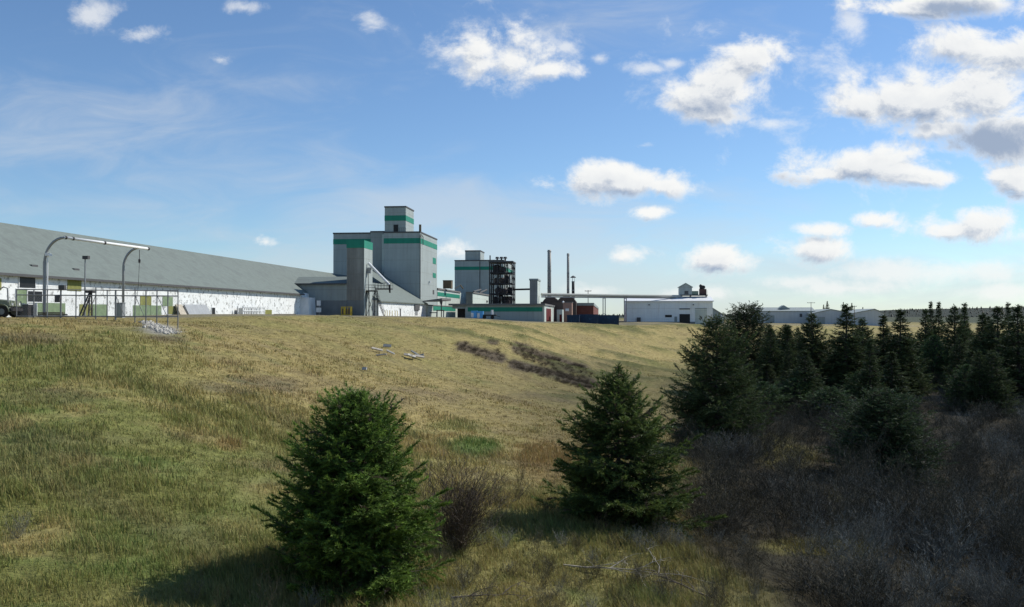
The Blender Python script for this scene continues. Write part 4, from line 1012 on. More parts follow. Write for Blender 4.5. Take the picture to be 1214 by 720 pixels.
# --- poles
def power_pole(px, ptop, Y, lab, arm=1.2):
    p = pt(px, ptop, Y); g0 = gz(p.x, p.y)
    t = thing_at('power_pole', (p.x, p.y, g0), lab, 'power pole')
    MB().tube([(p.x, p.y, g0 - .5), (p.x, p.y, p.z)], [.17, .11], 7).build('pole', M['wood_pole'], t)
    MB().box(Fr((p.x, p.y, p.z)), -arm, arm, -.16, -.1, -.45, -.25).build('crossarm', M['wood_pole'], t)
    ins = MB()
    for u_ in (-arm + .1, 0, arm - .1): ins.tube([(p.x + u_, p.y - .13, p.z - .25), (p.x + u_, p.y - .13, p.z - .02)], .06, 5)
    ins.build('insulator', M['pipe'], t)
power_pole(697.2, 344, 300, 'wooden power pole with crossarm standing behind the pipe bridge', 1.1)
power_pole(961.5, 358.3, 415, 'wooden power pole with crossarm before the far grey halls', 1.8)
power_pole(1013, 362.5, 405, 'wooden power pole among spruce tops by the far grey halls', 1.0)
p = pt(105, 304, 84.5); 
# --- yard at the left: gantry, fence, lamp pole, truck, boxes
def bent_post(px, pyb, Ybase, ptop_y, tipx, lab):
    b_ = pt(px, HOR, Ybase); g0 = gz(b_.x, b_.y); zt = pt(px, ptop_y, Ybase).z; tip = pt(tipx, ptop_y, Ybase)
    rr_ = tip.x - b_.x; pts = [(b_.x, b_.y, g0 - .4), (b_.x, b_.y, zt - rr_ * 1.25)]
    for k in range(1, 9):
        a_ = k / 8 * math.pi / 2; pts.append((b_.x + rr_ * (1 - math.cos(a_)), b_.y, zt - rr_ * 1.25 + rr_ * 1.25 * math.sin(a_)))
    return pts, g0
ga = thing_at('pipe_gantry', pt(100, 376, 80), 'two bent grey posts holding a long white tube above the fence', 'gantry')
p1, g1 = bent_post(52.5, 376, 79.0, 281.8, 77, ''); p2, g2 = bent_post(146, 376, 88.0, 293.8, 166, '')
MB().tube(p1, .12, 10).build('post', M['steel'], ga, True); MB().tube(p2, .12, 10).build('post', M['steel'], ga, True)
e1_, e2_ = Vector(p1[-1]), Vector(p2[-1]); dd = (e2_ - e1_).normalized()
MB().tube([e1_ - dd * .1, e2_ + dd * 1.2], .13, 10).build('tube', M['bright_steel'], ga, True)
cl_ = MB()
for q_ in (e1_ + dd * .9, e1_.lerp(e2_, .5), e1_ + dd * .05, e2_ + dd * 1.15): cl_.tube([q_ - dd * .09, q_ + dd * .09], .165, 10)
cl_.build('clamp', M['dark_steel'], ga)
hk = e2_ - Vector((.05, 0, .2)); hb2 = MB().tube([hk, hk - Vector((0, 0, .9)), hk - Vector((0, 0, 1.0)), hk - Vector((0, 0, 1.3))], [.03, .03, .12, .10], 6); hb2.tube([hk - Vector((0, 0, 1.3)), hk - Vector((.1, 0, 3.6)), hk - Vector((.35, 0, 5.4))], .02, 4); hb2.build('hose', M['dark_steel'], ga)
lw = Vector((p1[1][0], p1[1][1], pt(58, 302, 79).z)); lb = MB().box(Fr(lw), .15, .55, -.2, .2, -.12, .12); lb.build('lamp', M['bright_steel'], ga)
wp = MB().tube([(p1[0][0] + .26, p1[0][1], g1), (p1[0][0] + .26, p1[0][1], lw.z)], .06, 6); wp.build('conduit', M['bright_steel'], ga)
MB().tube([(p1[0][0], p1[0][1], g1 - .3), (p1[0][0], p1[0][1], g1 + 5.0)], .145, 10).build('sleeve', M['steel'], ga)
# lamp pole
p = pt(101, 305.5, 86); g0 = gz(p.x, p.y)
t = thing_at('lamp_pole', (p.x, p.y, g0), 'thin lamp pole with small dark head between the gantry posts', 'lamp pole')
MB().tube([(p.x, p.y, g0 - .3), (p.x, p.y, p.z)], [.08, .06], 7).build('pole', M['steel'], t)
MB().box(Fr(p), -.18, .38, -.2, .2, -.16, .16).build('lamp_head', M['dark_trim'], t)
# chain link fence
FY = 77.0
def fpt(px, py): return pt(px, py, FY)
fe = thing_at('chain_link_fence', fpt(110, 376), 'tall chain link fence with steel posts across the yard', 'fence')
xs_ = [19.5, 40, 56, 72, 90, 113.5, 127, 137, 160, 173, 186, 199, 211]
gzs = []
for x in xs_:
    p = fpt(x, 376); g0 = gz(p.x, p.y); top = fpt(x, 343 + (x / 211) * 1.6 - (3 if x in (72, 113.5, 160) else 0)).z
    MB().tube([(p.x, p.y, g0 - .4), (p.x, p.y, top)], .05 if x not in (72, 137) else .075, 7).build('post', M['fence_steel'], fe)
rl = MB()
for (ya, yb_) in ((343.3, 344.9), (349.8, 351.2), (375, 375.4)): rl.tube([fpt(19.5, ya), fpt(211, yb_)], .05, 6)
rl.build('rail', M['fence_steel'], fe)
bw_ = MB()
for k, (ya, yb_) in enumerate(((339.8, 341.4), (341.4, 343))): bw_.tube([fpt(19.5, ya), fpt(211, yb_)], .012, 4)
bw_.build('barbed_wire', M['fence_steel'], fe)
for (xa, xb) in ((186, 198), (113.5, 104), (137, 148), (160, 171)): MB().bar(fpt(xa, 350), fpt(xb, 375), .03).build('brace', M['fence_steel'], fe)
nv = MB(); P0, P1 = fpt(19.5, 0), fpt(211, 0)
zl0, zl1 = fpt(0, 375.2).z, fpt(0, 350).z
nv.add([(P0.x, FY + .05, zl0), (P1.x, FY + .05, zl0), (P1.x, FY + .05, zl1), (P0.x, FY + .05, zl1)], [(0, 1, 2, 3)])
nv.build('chain_link', M['chain_link'], fe)
MB().box(Fr(fpt(71.5, 354.5)), -.3, .15, -.35, -.08, -.3, .3).build('sign_box', M['dark_trim'], fe)
MB().box(Fr(fpt(74, 341)), -.25, .3, -.2, .1, -.2, .2).build('camera_box', M['dark_trim'], fe)
# leaning ladder frame behind the fence
t = thing_at('stepladder', pt(102, 375, 80), 'dark folding ladder frame standing open behind the fence', 'ladder')
apx = pt(107.5, 346.5, 80)
for n_, (x0, x1) in enumerate(((96, 104), (107, 106))):
    a_ = pt(x0, 374.5, 80); lb = MB(); s0 = Vector((0, -.3, 0)); s1 = Vector((0, .3, 0))
    lb.bar(a_ + s0, apx + s0 * .6, .07); lb.bar(a_ + s1, apx + s1 * .6, .07)
    for k in range(1, 8): lb.bar(a_.lerp(apx, k / 8) + s0 * .8, a_.lerp(apx, k / 8) + s1 * .8, .04)
    lb.build('leg', M['dark_steel'], t)
MB().box(Fr(apx), -.35, .35, -.3, .3, -.08, .12).build('top', M['dark_steel'], t)
# cooling unit
fr = Fr(pt(31, 376, 79.5)); fr.o.z = gz(fr.o.x, fr.o.y)
t = thing_at('cooling_unit', fr.o, 'dark cabinet unit with white side panels behind the fence', 'cooling unit')
MB().box(fr, -.42, .42, -.35, .35, .12, 1.12).build('cabinet', M['dark_steel'], t)
MB().box(fr, -.45, .45, -.38, .38, 1.123, 1.2).build('lid', M['white'], t)
MB().box(fr, -.85, -.44, .36, .42, 0, 1.25).build('side_panel', M['white'], t); MB().box(fr, .44, .78, .36, .42, .1, 1.25).build('side_panel', M['white'], t)
MB().box(fr, -.5, .5, -.4, .4, -.2, .118).build('base', M['plinth'], t)
gr = MB()
for k in range(8): gr.box(fr, -.38, .38, -.39, -.352, .2 + k * .11, .25 + k * .11)
gr.build('grille', M['steel'], t)
# dark pallets low by the fence
fr = Fr(pt(64, 376, 79)); fr.o.z = gz(fr.o.x, fr.o.y)
t = thing_at('timber_pile', fr.o, 'low dark pile of timber at the fence foot beside the left gantry post', 'timber pile')
for k in range(7): MB().box(fr, -1.3 + .12 * (k % 3), 1.1 - .1 * (k % 2), -.4 + .3 * (k % 3), -.15 + .3 * (k % 3), .02 + .15 * (k // 3), .15 + .15 * (k // 3)).build('beam', M['tank_brown'], t)
# grey electrical cabinet
fr = Fr(pt(143, 376, 84)); fr.o.z = gz(fr.o.x, fr.o.y)
t = thing_at('electric_cabinet', fr.o, 'grey upright electric cabinet beside the right gantry post', 'cabinet')
MB().box(fr, -.32, .32, -.25, .25, -.2, 1.35).build('cabinet_body', M['steel'], t); MB().box(fr, -.28, .28, -.29, -.252, .1, 1.25).build('door', M['siding_b'], t); MB().box(fr, -.36, .36, -.3, .29, 1.353, 1.42).build('lid', M['steel'], t)
# truck at the left edge of the picture
fr = Fr(pt(3.0, 376, 76.2), 0); fr.o.z = gz(fr.o.x, fr.o.y)
t = thing_at('flatbed_truck', fr.o, 'faded truck at the far left edge with a big black wheel', 'truck')
def wheel(u_, v_):
    w_ = MB().tube([fr.p(u_, v_ - .18, .5), fr.p(u_, v_ - .15, .5), fr.p(u_, v_ + .15, .5), fr.p(u_, v_ + .18, .5)], [.42, .52, .52, .42], 20).build('wheel', M['rubber'], t)
    sub(MB().tube([fr.p(u_, v_ - .2, .5), fr.p(u_, v_ - .183, .5)], [.22, .27], 14).build('rim', M['plinth'], t), w_)
for v_ in (0, 1.9): wheel(0, v_); wheel(-3.6, v_)
MB().box(fr, -4.6, .55, .25, 1.65, .72, .95).build('chassis', M['dark_steel'], t)
bd = MB(); bd.hexa([fr.p(-1.2, -.1, .96), fr.p(.62, -.1, .96), fr.p(.62, 2, .96), fr.p(-1.2, 2, .96), fr.p(-1.2, 0, 1.6), fr.p(.55, 0, 1.42), fr.p(.55, 1.9, 1.42), fr.p(-1.2, 1.9, 1.6)]); bd.build('bonnet', M['truck'], t)
cbm = MB(); cbm.hexa([fr.p(-2.9, -.1, .96), fr.p(-1.21, -.1, .96), fr.p(-1.21, 2, .96), fr.p(-2.9, 2, .96), fr.p(-2.8, .05, 2.6), fr.p(-1.6, .05, 2.55), fr.p(-1.6, 1.85, 2.55), fr.p(-2.8, 1.85, 2.6)]); cb3 = cbm.build('cab', M['truck'], t)
MB().box(fr, -5.4, -2.95, -.2, 2.1, .97, 1.25).build('flatbed', M['truck'], t)
fd = MB(); 
for k in range(8):
    a0_, a1_ = math.pi * k / 8, math.pi * (k + 1) / 8
    fd.hexa([fr.p(math.cos(a0_) * .62, -.25, .5 + math.sin(a0_) * .62), fr.p(math.cos(a1_) * .62, -.25, .5 + math.sin(a1_) * .62), fr.p(math.cos(a1_) * .62, .2, .5 + math.sin(a1_) * .62), fr.p(math.cos(a0_) * .62, .2, .5 + math.sin(a0_) * .62),
             fr.p(math.cos(a0_) * .68, -.25, .5 + math.sin(a0_) * .68), fr.p(math.cos(a1_) * .68, -.25, .5 + math.sin(a1_) * .68), fr.p(math.cos(a1_) * .68, .2, .5 + math.sin(a1_) * .68), fr.p(math.cos(a0_) * .68, .2, .5 + math.sin(a0_) * .68)])
fd.build('mudguard', M['truck'], t)
gb = MB().tube([fr.p(-.75, -.15, 1.6), fr.p(-.3, -.15, 2.35), fr.p(.15, -.15, 2.62), fr.p(.5, -.15, 2.5), fr.p(.55, -.15, 1.3)], .06, 6); gb.build('grab_bar', M['steel'], t)
MB().box(fr, .563, .63, .3, .5, 1.05, 1.25).build('headlight', M['bright_steel'], t); MB().box(fr, .563, .63, 1.4, 1.6, 1.05, 1.25).build('headlight', M['bright_steel'], t)
MB().box(fr, .63, .78, -.1, 2, .55, .8).build('bumper', M['dark_steel'], t)
# white rack in front of the shed wall
RK = Fr(SH.p(.7, 0, 0)); va, vb = v_at(RK, 282), v_at(RK, 308); zt_ = w_at(RK, 363.5, 0, (va + vb) / 2)
t = thing_at('storage_rack', RK.p(0, (va + vb) / 2, -.3), 'open white lattice rack standing against the peeling shed wall', 'rack')
for k in range(4):
    v_ = va + (vb - va) * k / 3
    up = MB().box(RK, -.1, .1, v_ - .08, v_ + .08, -.6, zt_); up.box(RK, .75, .9, v_ - .08, v_ + .08, -.6, zt_); up.build('upright', M['bright_steel'], t)
gd = MB()
for k in range(13):
    v_ = va + (vb - va) * (k + .5) / 13; gd.box(RK, .8, .86, v_ - .12, v_ + .12, -.4, zt_ - .1)
for z in (.1, zt_ * .5, zt_ - .1): gd.box(RK, .91, .97, va, vb, z - .06, z + .06)
gd.build('shelf', M['white'], t)
MB().box(RK, -.4, -.2, va + .5, vb - .5, -.3, zt_ - .3).build('backing', M['plinth'], t)
# dark pallets leaning at the wall between fence end and doorway
for k, x in enumerate((214.5, 224.5, 231, 237.5, 244)):
    v_ = v_at(SH, x, .6); p = SH.p(.6, v_, 0); fr = Fr((p.x, p.y, gz(p.x, p.y)))
    t = tag(MB().hexa([fr.p(.1, -1.0, -.1), fr.p(.5, -1.0, -.1), fr.p(.5, .9, -.1), fr.p(.1, .9, -.1), fr.p(-.45, -.9, 1.35), fr.p(-.3, -.9, 1.4), fr.p(-.3, .8, 1.4), fr.p(-.45, .8, 1.35)]).build('pallet', M['steel' if k else 'board']), ('pale' if k == 0 else 'grey') + (' pallet leaning on the shed wall at the fence end' if k == 0 else ' pallet leaning on the peeling shed wall left of the black doorway'), 'pallet', 'pallets leaning on the shed wall')
# low dark trough by the shed end
v0, v1 = v_at(SH, 327, 2), v_at(SH, 350, 2); fr = SH
t = thing_at('steel_trough', SH.p(2, v0, -.2), 'long low dark steel trough lying along the shed wall end', 'trough')
MB().box(SH, 1.6, 2.2, v0, v1, -.1, .25).build('body', M['dark_steel'], t)
for k in range(4): MB().box(SH, 1.7, 2.1, v0 + (v1 - v0) * (k + .3) / 4, v0 + (v1 - v0) * (k + .3) / 4 + .3, -.6, -.103).build('foot', M['dark_steel'], t)
# yellow cage rack before the conveyor house
fr = Fr(AN.p(u_at(AN, 411, -2), -2, 0)); fr.o.z = gz(fr.o.x, fr.o.y)
t = thing_at('yellow_cage', fr.o, 'yellow steel cage rack before the grey conveyor house', 'cage')
cg = MB()
for u_ in (-.95, .95):
    for v_ in (-.4, .4): cg.box(fr, u_ - .07, u_ + .07, v_ - .07, v_ + .07, -.2, 1.75)
for z in (.15, 1.7): cg.box(fr, -.88, .88, -.45, -.36, z - .06, z + .06); cg.box(fr, -.88, .88, .36, .45, z - .06, z + .06)
cg.box(fr, -.5, -.1, -.43, -.37, .22, 1.63); cg.box(fr, .3, .36, -.43, -.37, .22, 1.63); cg.build('cage', M['yellow'], t)
MB().box(fr, -.85, .85, -.3, .3, .22, 1.3).build('load', M['tank_brown'], t)
# white meter boxes by the buttress
fr = Fr(SH.p(2.6, T1_ + 1.5, 0))
t = thing_at('meter_box', fr.p(0, 0, 0), 'white meter boxes stacked on a post at the shed corner', 'meter box')
MB().box(fr, .0, .9, 0, .4, .6, 1.5).build('lower_box', M['white'], t); MB().box(fr, .1, .8, 0, .4, 1.9, 2.9).build('upper_box', M['white'], t); MB().tube([fr.p(.45, .5, -1), fr.p(.45, .5, 3.2)], .08, 6).build('post', M['steel'], t)

# --- rubble spill and scrap boards on the bank
def rubble_heap():
    g = np.random.default_rng(11); V = []; T = []; n = 0
    cube = np.array([[x, y, z] for z in (-1, 1) for (x, y) in ((-1, -1), (1, -1), (1, 1), (-1, 1))], float)
    fq = np.array([[3, 2, 1, 0], [4, 5, 6, 7], [0, 1, 5, 4], [1, 2, 6, 5], [2, 3, 7, 6], [3, 0, 4, 7]])
    for k in range(1900):
        t_ = g.random(); px = 170 + 34 * t_ + g.normal(0, 2.5 + 2 * t_); py = 382.5 + 13.5 * t_ + g.normal(0, .7 + .8 * math.sin(math.pi * t_))
        p = hit(px, py); s = .03 + .075 * g.random() ** 2.5
        th, ph_ = g.uniform(0, 6.3, 2); c_, s_ = math.cos(th), math.sin(th)
        m_ = np.array([[c_, -s_, .2 * math.sin(ph_)], [s_, c_, .2], [-.2, -.2 * math.sin(ph_), 1]])
        v = (cube * g.uniform(.5, 1.1, 3) * g.uniform(.75, 1.2, (8, 3)) * s) @ m_.T + np.array([p.x, p.y, p.z + s * .35])
        V.append(v); T.append(fq + n); n += 8
    return np.concatenate(V), np.concatenate(T)
v_, q_ = rubble_heap()
tag(link('rubble', np_mesh('rubble', v_, quads=q_), M['rubble']), 'pale broken concrete spilled down the grass bank', 'rubble', kind='stuff')
bl = ['pale splintered board', 'grey board', 'short dark plank', 'tilted white plank', 'dark slab of timber', 'broad pale sheet', 'thin grey lath']
for k, (x, y, l_, ww, tilt, m_) in enumerate(((447, 418, 2.2, .5, .35, 'board'), (452, 424, 2.4, .25, .2, 'board'), (459, 413, 1.6, .5, .1, 'plinth'), (463, 422, 2.0, .3, .55, 'rubble'), (484, 425, 1.8, .45, .3, 'board'), (488, 427, 1.6, .6, .5, 'rubble'), (492, 424, 1.8, .3, .9, 'plinth'), (497, 427, 1.9, .45, .25, 'board'), (432, 441, .9, .4, .1, 'rubble'), (499, 425, 1.1, .3, .5, 'plinth'))):
    p = hit(x, y); a_ = rnd.uniform(-.6, .6); ww *= .8; l_ *= .6; lean = rnd.uniform(.25, .9)
    d0 = Vector((math.cos(a_) * math.cos(tilt * .6), math.sin(a_) * math.cos(tilt * .6), math.sin(tilt * .6) * rnd.choice((-1, 1)))); s0 = Vector((0, math.cos(lean), math.sin(lean))); n0 = d0.cross(s0).normalized()
    c0 = p + Vector((0, 0, .15 + abs(d0.z) * l_ * .4 + ww * .25))
    P = [c0 + d0 * (l_ / 2 * i) + s0 * (ww / 2 * j) + n0 * (.05 * h_) for h_ in (-1, 1) for (i, j) in ((-1, -1), (1, -1), (1, .8), (-.9, 1))]
    where = 'in the left scrap heap on the bank' if x < 470 else 'in the right scrap heap on the bank'
    if k == 8: where = 'lying alone below the left scrap heap'
    tag(MB().hexa(P).build('scrap_board', M[m_]), ['pale splintered board flat', 'grey narrow board', 'dark square sheet, topmost', 'tilted whitish plank', 'pale wide board', 'tilted whitish sheet', 'dark steep plank', 'pale long board at the right edge', 'small whitish board', 'small dark board at the right edge'][k] + ' ' + where, 'board', 'scrap boards on the bank')

# ------------------------------------------------------------------ conifers
def norm(a): return a / np.maximum(np.linalg.norm(a, axis=-1, keepdims=True), 1e-9)
def spruce(H, Rb, seed, nbr, spacing, nper, nl, nw, shape=.8, blunt=.0, low=.04, ragged=.25, base=(.058, .088, .034), tip=(.135, .175, .05), sweep=.0, lean=0.0, ntop=0, wj=.22):
    g = np.random.default_rng(seed)
    tubes = MB()
    # trunk
    ks = np.linspace(0, 1, 9)
    wob = np.cumsum(g.normal(0, .012 * H / 9, (9, 2)), 0); wob[0] = 0
    tp = np.stack([wob[:, 0] + lean * ks * H, wob[:, 1], ks * H * .985], -1)
    tubes.tube([tuple(p - (0, 0, .25) if i == 0 else p) for i, p in enumerate(tp)], [max(.012, .026 * H * (1 - k) ** .9 * .6 + .008) for k in ks], 7)
    def trunk_at(t): return np.array([np.interp(t, ks, tp[:, j]) for j in range(3)])
    tw_s, tw_d, tw_l, tw_k = [], [], [], []
    lobes = g.uniform(0, 2 * math.pi, 5); lobh = g.uniform(.1, .9, 5)
    for b in range(nbr):
        nwh = 6; wq = b // nwh; nw_ = max(1, nbr // nwh)
        t = min(.985, low + (1 - low - .01) * max(0.0, (wq + .5 + g.normal(0, wj)) / nw_) ** 1.05)
        az = (b % nwh) * 2 * math.pi / nwh + wq * 2.39996 + g.normal(0, .22)
        prof = (1 - t ** (1 + 1.2 * blunt)) ** shape * (1 if t > .12 else .72 + .28 * t / .12)
        lump = 1 + ragged * (fbm(np.array([az * 1.3 + seed]), np.array([t * 9.0]), 3, seed)[0] - .5) * 2.2; lump = min(lump, 1.16)
        L = max(.06 * H * .35, Rb * prof * lump * g.uniform(.78, 1.08))
        el = R(-12 + 62 * t ** 1.3 + g.normal(0, 7))
        o = trunk_at(t)
        dirh = np.array([math.cos(az), math.sin(az), 0]); side = np.array([-dirh[1], dirh[0], 0])
        npt = 6; ss = np.linspace(0, 1, npt)
        curve = (np.sin(el) * ss - .22 * (1 - t) * ss * (1 - ss) * 2 + .10 * ss ** 2.5)
        pts = o + dirh * (ss * L * math.cos(el))[:, None] + np.array([0, 0, 1.0]) * (curve * L)[:, None] + side * (g.normal(0, .05) * L * ss ** 2)[:, None]
        tubes.tube([tuple(p) for p in pts[::1 if L > 1 else 2]], [.004 + .013 * L * (1 - k) for k in ss[::1 if L > 1 else 2]], 3, False)
        m = max(3, int(L / spacing))
        for j in range(m):
            s = .14 + .86 * (j + g.random() * .8) / m
            p = np.array([np.interp(s, ss, pts[:, q]) for q in range(3)])
            i = min(npt - 2, int(s * (npt - 1))); fw = pts[i + 1] - pts[i]; fw = fw / (np.linalg.norm(fw) + 1e-9)
            sg = 1 if j % 2 else -1
            d = fw * g.uniform(.45, .95) + side * sg * g.uniform(.55, 1.0) + np.array([0, 0, g.normal(-.06, .20)])
            lt = L * (.12 + .36 * (1 - s)) * g.uniform(.65, 1.25) + spacing * .5
            if s > .9: d = fw + np.array([0, 0, .1]); 
            tw_s.append(p); tw_d.append(d / np.linalg.norm(d)); tw_l.append(lt); tw_k.append(s)
    for j in range(6 + ntop):      # leader
        t = .93 + .07 * j / (5 + ntop); tw_s.append(trunk_at(t)); a = g.uniform(0, 6.28); d = np.array([math.cos(a) * .35, math.sin(a) * .35, 1]); tw_d.append(d / np.linalg.norm(d)); tw_l.append(.035 * H * g.uniform(.6, 1.1)); tw_k.append(1)
    S = np.array(tw_s); D = np.array(tw_d); Ln = np.array(tw_l); K = np.array(tw_k)
    nt = len(S); cnt = np.maximum(3, (nper * Ln / np.median(Ln)).astype(int)); idx = np.repeat(np.arange(nt), cnt); N = len(idx)
    f = g.random(N) ** .8
    up = np.array([0, 0, 1.0]); sd = norm(np.cross(D, up)); un = np.cross(sd, D)
    a = g.uniform(0, 2 * math.pi, N)
    rad = sd[idx] * np.cos(a)[:, None] + un[idx] * np.sin(a)[:, None] * .8
    P = S[idx] + D[idx] * (f * Ln[idx])[:, None] - np.array([0, 0, 1.0]) * (.12 * f ** 2 * Ln[idx])[:, None]
    dn = norm(D[idx] * g.uniform(.5, 1.1, N)[:, None] + rad * g.uniform(.4, 1.0, N)[:, None])
    w = norm(np.cross(dn, g.normal(0, 1, (N, 3))))
    ln = nl * g.uniform(.6, 1.3, N); wd = nw * g.uniform(.6, 1.3, N)
    V = np.empty((N, 3, 3)); V[:, 0] = P - w * wd[:, None] / 2; V[:, 1] = P + w * wd[:, None] / 2; V[:, 2] = P + dn * ln[:, None]
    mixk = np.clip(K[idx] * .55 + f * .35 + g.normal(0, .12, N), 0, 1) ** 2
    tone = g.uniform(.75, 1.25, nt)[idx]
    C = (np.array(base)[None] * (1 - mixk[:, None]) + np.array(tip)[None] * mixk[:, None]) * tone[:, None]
    dead = (g.random(nt) < .03)[idx]; C[dead] = np.array([.11, .085, .06])
    T = np.arange(N * 3).reshape(-1, 3)
    return (V.reshape(-1, 3), T, np.repeat(C, 3, 0)), tubes
def tree_meshes(*a, **k):
    (V, T, C), tubes = spruce(*a, **k)
    cm = np_mesh('crown', V, tris=T, cols=C); cm.materials.append(M['needles'])
    tm = bpy.data.meshes.new('trunk'); tm.from_pydata(tubes.v, [], tubes.f); tm.update(); tm.materials.append(M['bark'])
    return cm, tm
def place_tree(name, meshes, loc, scale, rot, label, cat='spruce', group=None):
    r = bpy.data.objects.new(name, None); COL.objects.link(r); r.location = loc; r.scale = scale; r.rotation_euler = (0, 0, rot); r.empty_display_size = .5
    tag(r, label, cat, group)
    for me, n in zip(meshes, ('crown', 'trunk')):
        o = bpy.data.objects.new(n, me); COL.objects.link(o); o.parent = r
    return r
# the two near spruces
p = hit(422, 694); H = pt(422, 466, p.y).z - p.z
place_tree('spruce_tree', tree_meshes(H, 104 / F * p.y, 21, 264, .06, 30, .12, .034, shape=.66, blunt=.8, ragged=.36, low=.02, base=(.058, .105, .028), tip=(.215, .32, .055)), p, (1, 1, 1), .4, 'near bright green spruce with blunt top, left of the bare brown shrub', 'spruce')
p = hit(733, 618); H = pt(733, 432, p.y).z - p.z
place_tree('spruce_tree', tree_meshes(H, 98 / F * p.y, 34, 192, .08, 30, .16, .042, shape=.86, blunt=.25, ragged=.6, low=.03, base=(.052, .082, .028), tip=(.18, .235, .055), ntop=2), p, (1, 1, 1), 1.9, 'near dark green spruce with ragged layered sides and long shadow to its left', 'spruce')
# the spruce at the wood's left corner and its neighbours
p = hit(846, 532); H = pt(840, 374, p.y).z - p.z
place_tree('spruce_tree', tree_meshes(H, 68 / F * p.y, 47, 210, .13, 18, .22, .06, shape=.72, blunt=.5, ragged=.5, low=.03, base=(.050, .074, .029), tip=(.13, .165, .056), lean=-.03), p, (1, 1, 1), 3.3, 'tall dark spruce at the left corner of the wood, overlapping the white warehouse', 'spruce')
VAR = []
for i, kw in enumerate((dict(shape=.9, blunt=.15, ragged=.35), dict(shape=.8, blunt=.3, ragged=.45), dict(shape=1.0, blunt=.05, ragged=.5), dict(shape=.7, blunt=.45, ragged=.4))):
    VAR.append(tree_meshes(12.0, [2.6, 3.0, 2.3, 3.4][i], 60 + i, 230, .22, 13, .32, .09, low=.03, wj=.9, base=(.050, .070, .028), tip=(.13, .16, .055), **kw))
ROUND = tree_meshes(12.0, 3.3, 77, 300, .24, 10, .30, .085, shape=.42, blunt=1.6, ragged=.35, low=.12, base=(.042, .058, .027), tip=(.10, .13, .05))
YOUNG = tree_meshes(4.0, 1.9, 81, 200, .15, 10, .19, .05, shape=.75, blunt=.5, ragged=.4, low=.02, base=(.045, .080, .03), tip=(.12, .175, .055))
def stand(px, py_top, py_base, half, label, var, group=None, Y=None, nm='spruce_tree', refH=12.0, refR=None, cat='spruce'):
    if Y is None: b = hit(px, py_base)
    else:
        q_ = pt(px, HOR, Y); b = Vector((q_.x, q_.y, gz(q_.x, q_.y)))
    h = pt(px, py_top, b.y).z - b.z
    s = h / refH; rr_ = half / F * b.y / refR * (1.3 if refH == 12.0 else 1.12) * rnd.uniform(.92, 1.12)
    return place_tree(nm, var, (b.x, b.y, b.z - .1), (rr_, rr_, s), rnd.uniform(0, 6.28), label, cat, group)
VR = [2.5, 2.9, 2.2, 3.2]
stand(886, 362.5, 462, 27, 'round topped dark conifer standing above the row, just left of the far halls', ROUND, refR=3.1, nm='conifer_tree', cat='conifer')
named = [
 (866, 398, 505, 34, 1, 'mid sized dark spruce right behind the tall corner spruce'),
 (914, 388, 470, 20, 0, 'small dark spruce just right of the round topped conifer'),
 (934, 386, 468, 22, 2, 'slim dark spruce between the round topped conifer and the spruce before the halls'),
 (963, 371, 474, 30, 1, 'broad dark spruce standing before the far grey halls'),
 (1003, 360, 476, 31, 0, 'tall dark spruce before the right end of the middle far hall'),
 (1023, 377, 472, 26, 1, 'dark spruce touching the lower right of the rightmost far hall'),
 (1046, 374, 470, 22, 2, 'narrow dark spruce just right of the far grey halls'),
 (1067, 366, 474, 30, 0, 'tall dark spruce left of the yellow bank gap'),
 (1103, 358, 425, 11, 2, 'thin pointed spruce rising over the yellow bank, left of the pair'),
 (1112.5, 358.5, 425, 11, 2, 'thin pointed spruce rising over the yellow bank, right of the pair'),
 (1097, 366, 452, 17, 0, 'slim spruce just left of the thin pointed pair'),
 (1132, 362, 462, 25, 1, 'dense dark spruce right of the yellow bank gap'),
 (1143, 360, 455, 16, 2, 'thin spruce top close behind the dense one right of the yellow bank'),
 (1166, 371, 470, 22, 0, 'shorter dark spruce in the dip of the right row'),
 (1184, 363, 474, 27, 0, 'tall dark spruce beside the thin one in the right row'),
 (1197, 359.5, 466, 13, 2, 'thinnest tall spruce top near the right end of the row'),
 (1208, 361, 480, 30, 0, 'last tall spruce at the right end of the row'),
]
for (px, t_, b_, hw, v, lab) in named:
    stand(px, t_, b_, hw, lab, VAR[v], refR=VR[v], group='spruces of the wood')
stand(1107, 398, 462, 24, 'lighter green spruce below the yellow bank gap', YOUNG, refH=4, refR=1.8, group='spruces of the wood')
stand(1147, 432, 487, 25, 'small pale tipped spruce in front of the dense right row', YOUNG, refH=4, refR=1.8, group='spruces of the wood')
stand(1046, 462, 568, 64, 'broad low dark spruce alone in the bare brush', tree_meshes(4.0, 1.9, 91, 330, .10, 13, .125, .032, shape=.62, blunt=.75, ragged=.5, low=.03, base=(.045, .068, .03), tip=(.105, .145, .055)), refH=4, refR=1.85)
for (px, t_, b_, hw, lab) in ((905, 452, 496, 34, 'low bushy green spruce right of the corner spruce'), (985, 458, 500, 36, 'low bushy green spruce left of the broad lone spruce'), (940, 448, 492, 34, 'low bushy green spruce between two like it at the wood edge'), (1018, 440, 486, 26, 'low green spruce behind the broad lone spruce'), (880, 446, 500, 26, 'young green spruce at the foot of the corner spruce')):
    stand(px, t_, b_, hw, lab, YOUNG, refH=4, refR=1.8, group='young spruces at the wood edge')
for (px, t_, Y, hw, lab) in ((981, 357, 470, 4, 'tiny spruce above the far hall roofs, left one'), (976.5, 361, 470, 3, 'tiniest spruce beside another above the far hall roofs'), (1000, 358, 460, 3.4, 'thin spruce top above the middle far hall'), (1010, 359, 460, 3.4, 'thin spruce top above the rightmost far hall'), (1023, 364, 470, 3, 'small spruce top over the rightmost hall roof ridge')):
    stand(px, t_, 0, hw, lab, VAR[0], refR=VR[0], Y=Y, group='spruces behind the far halls')
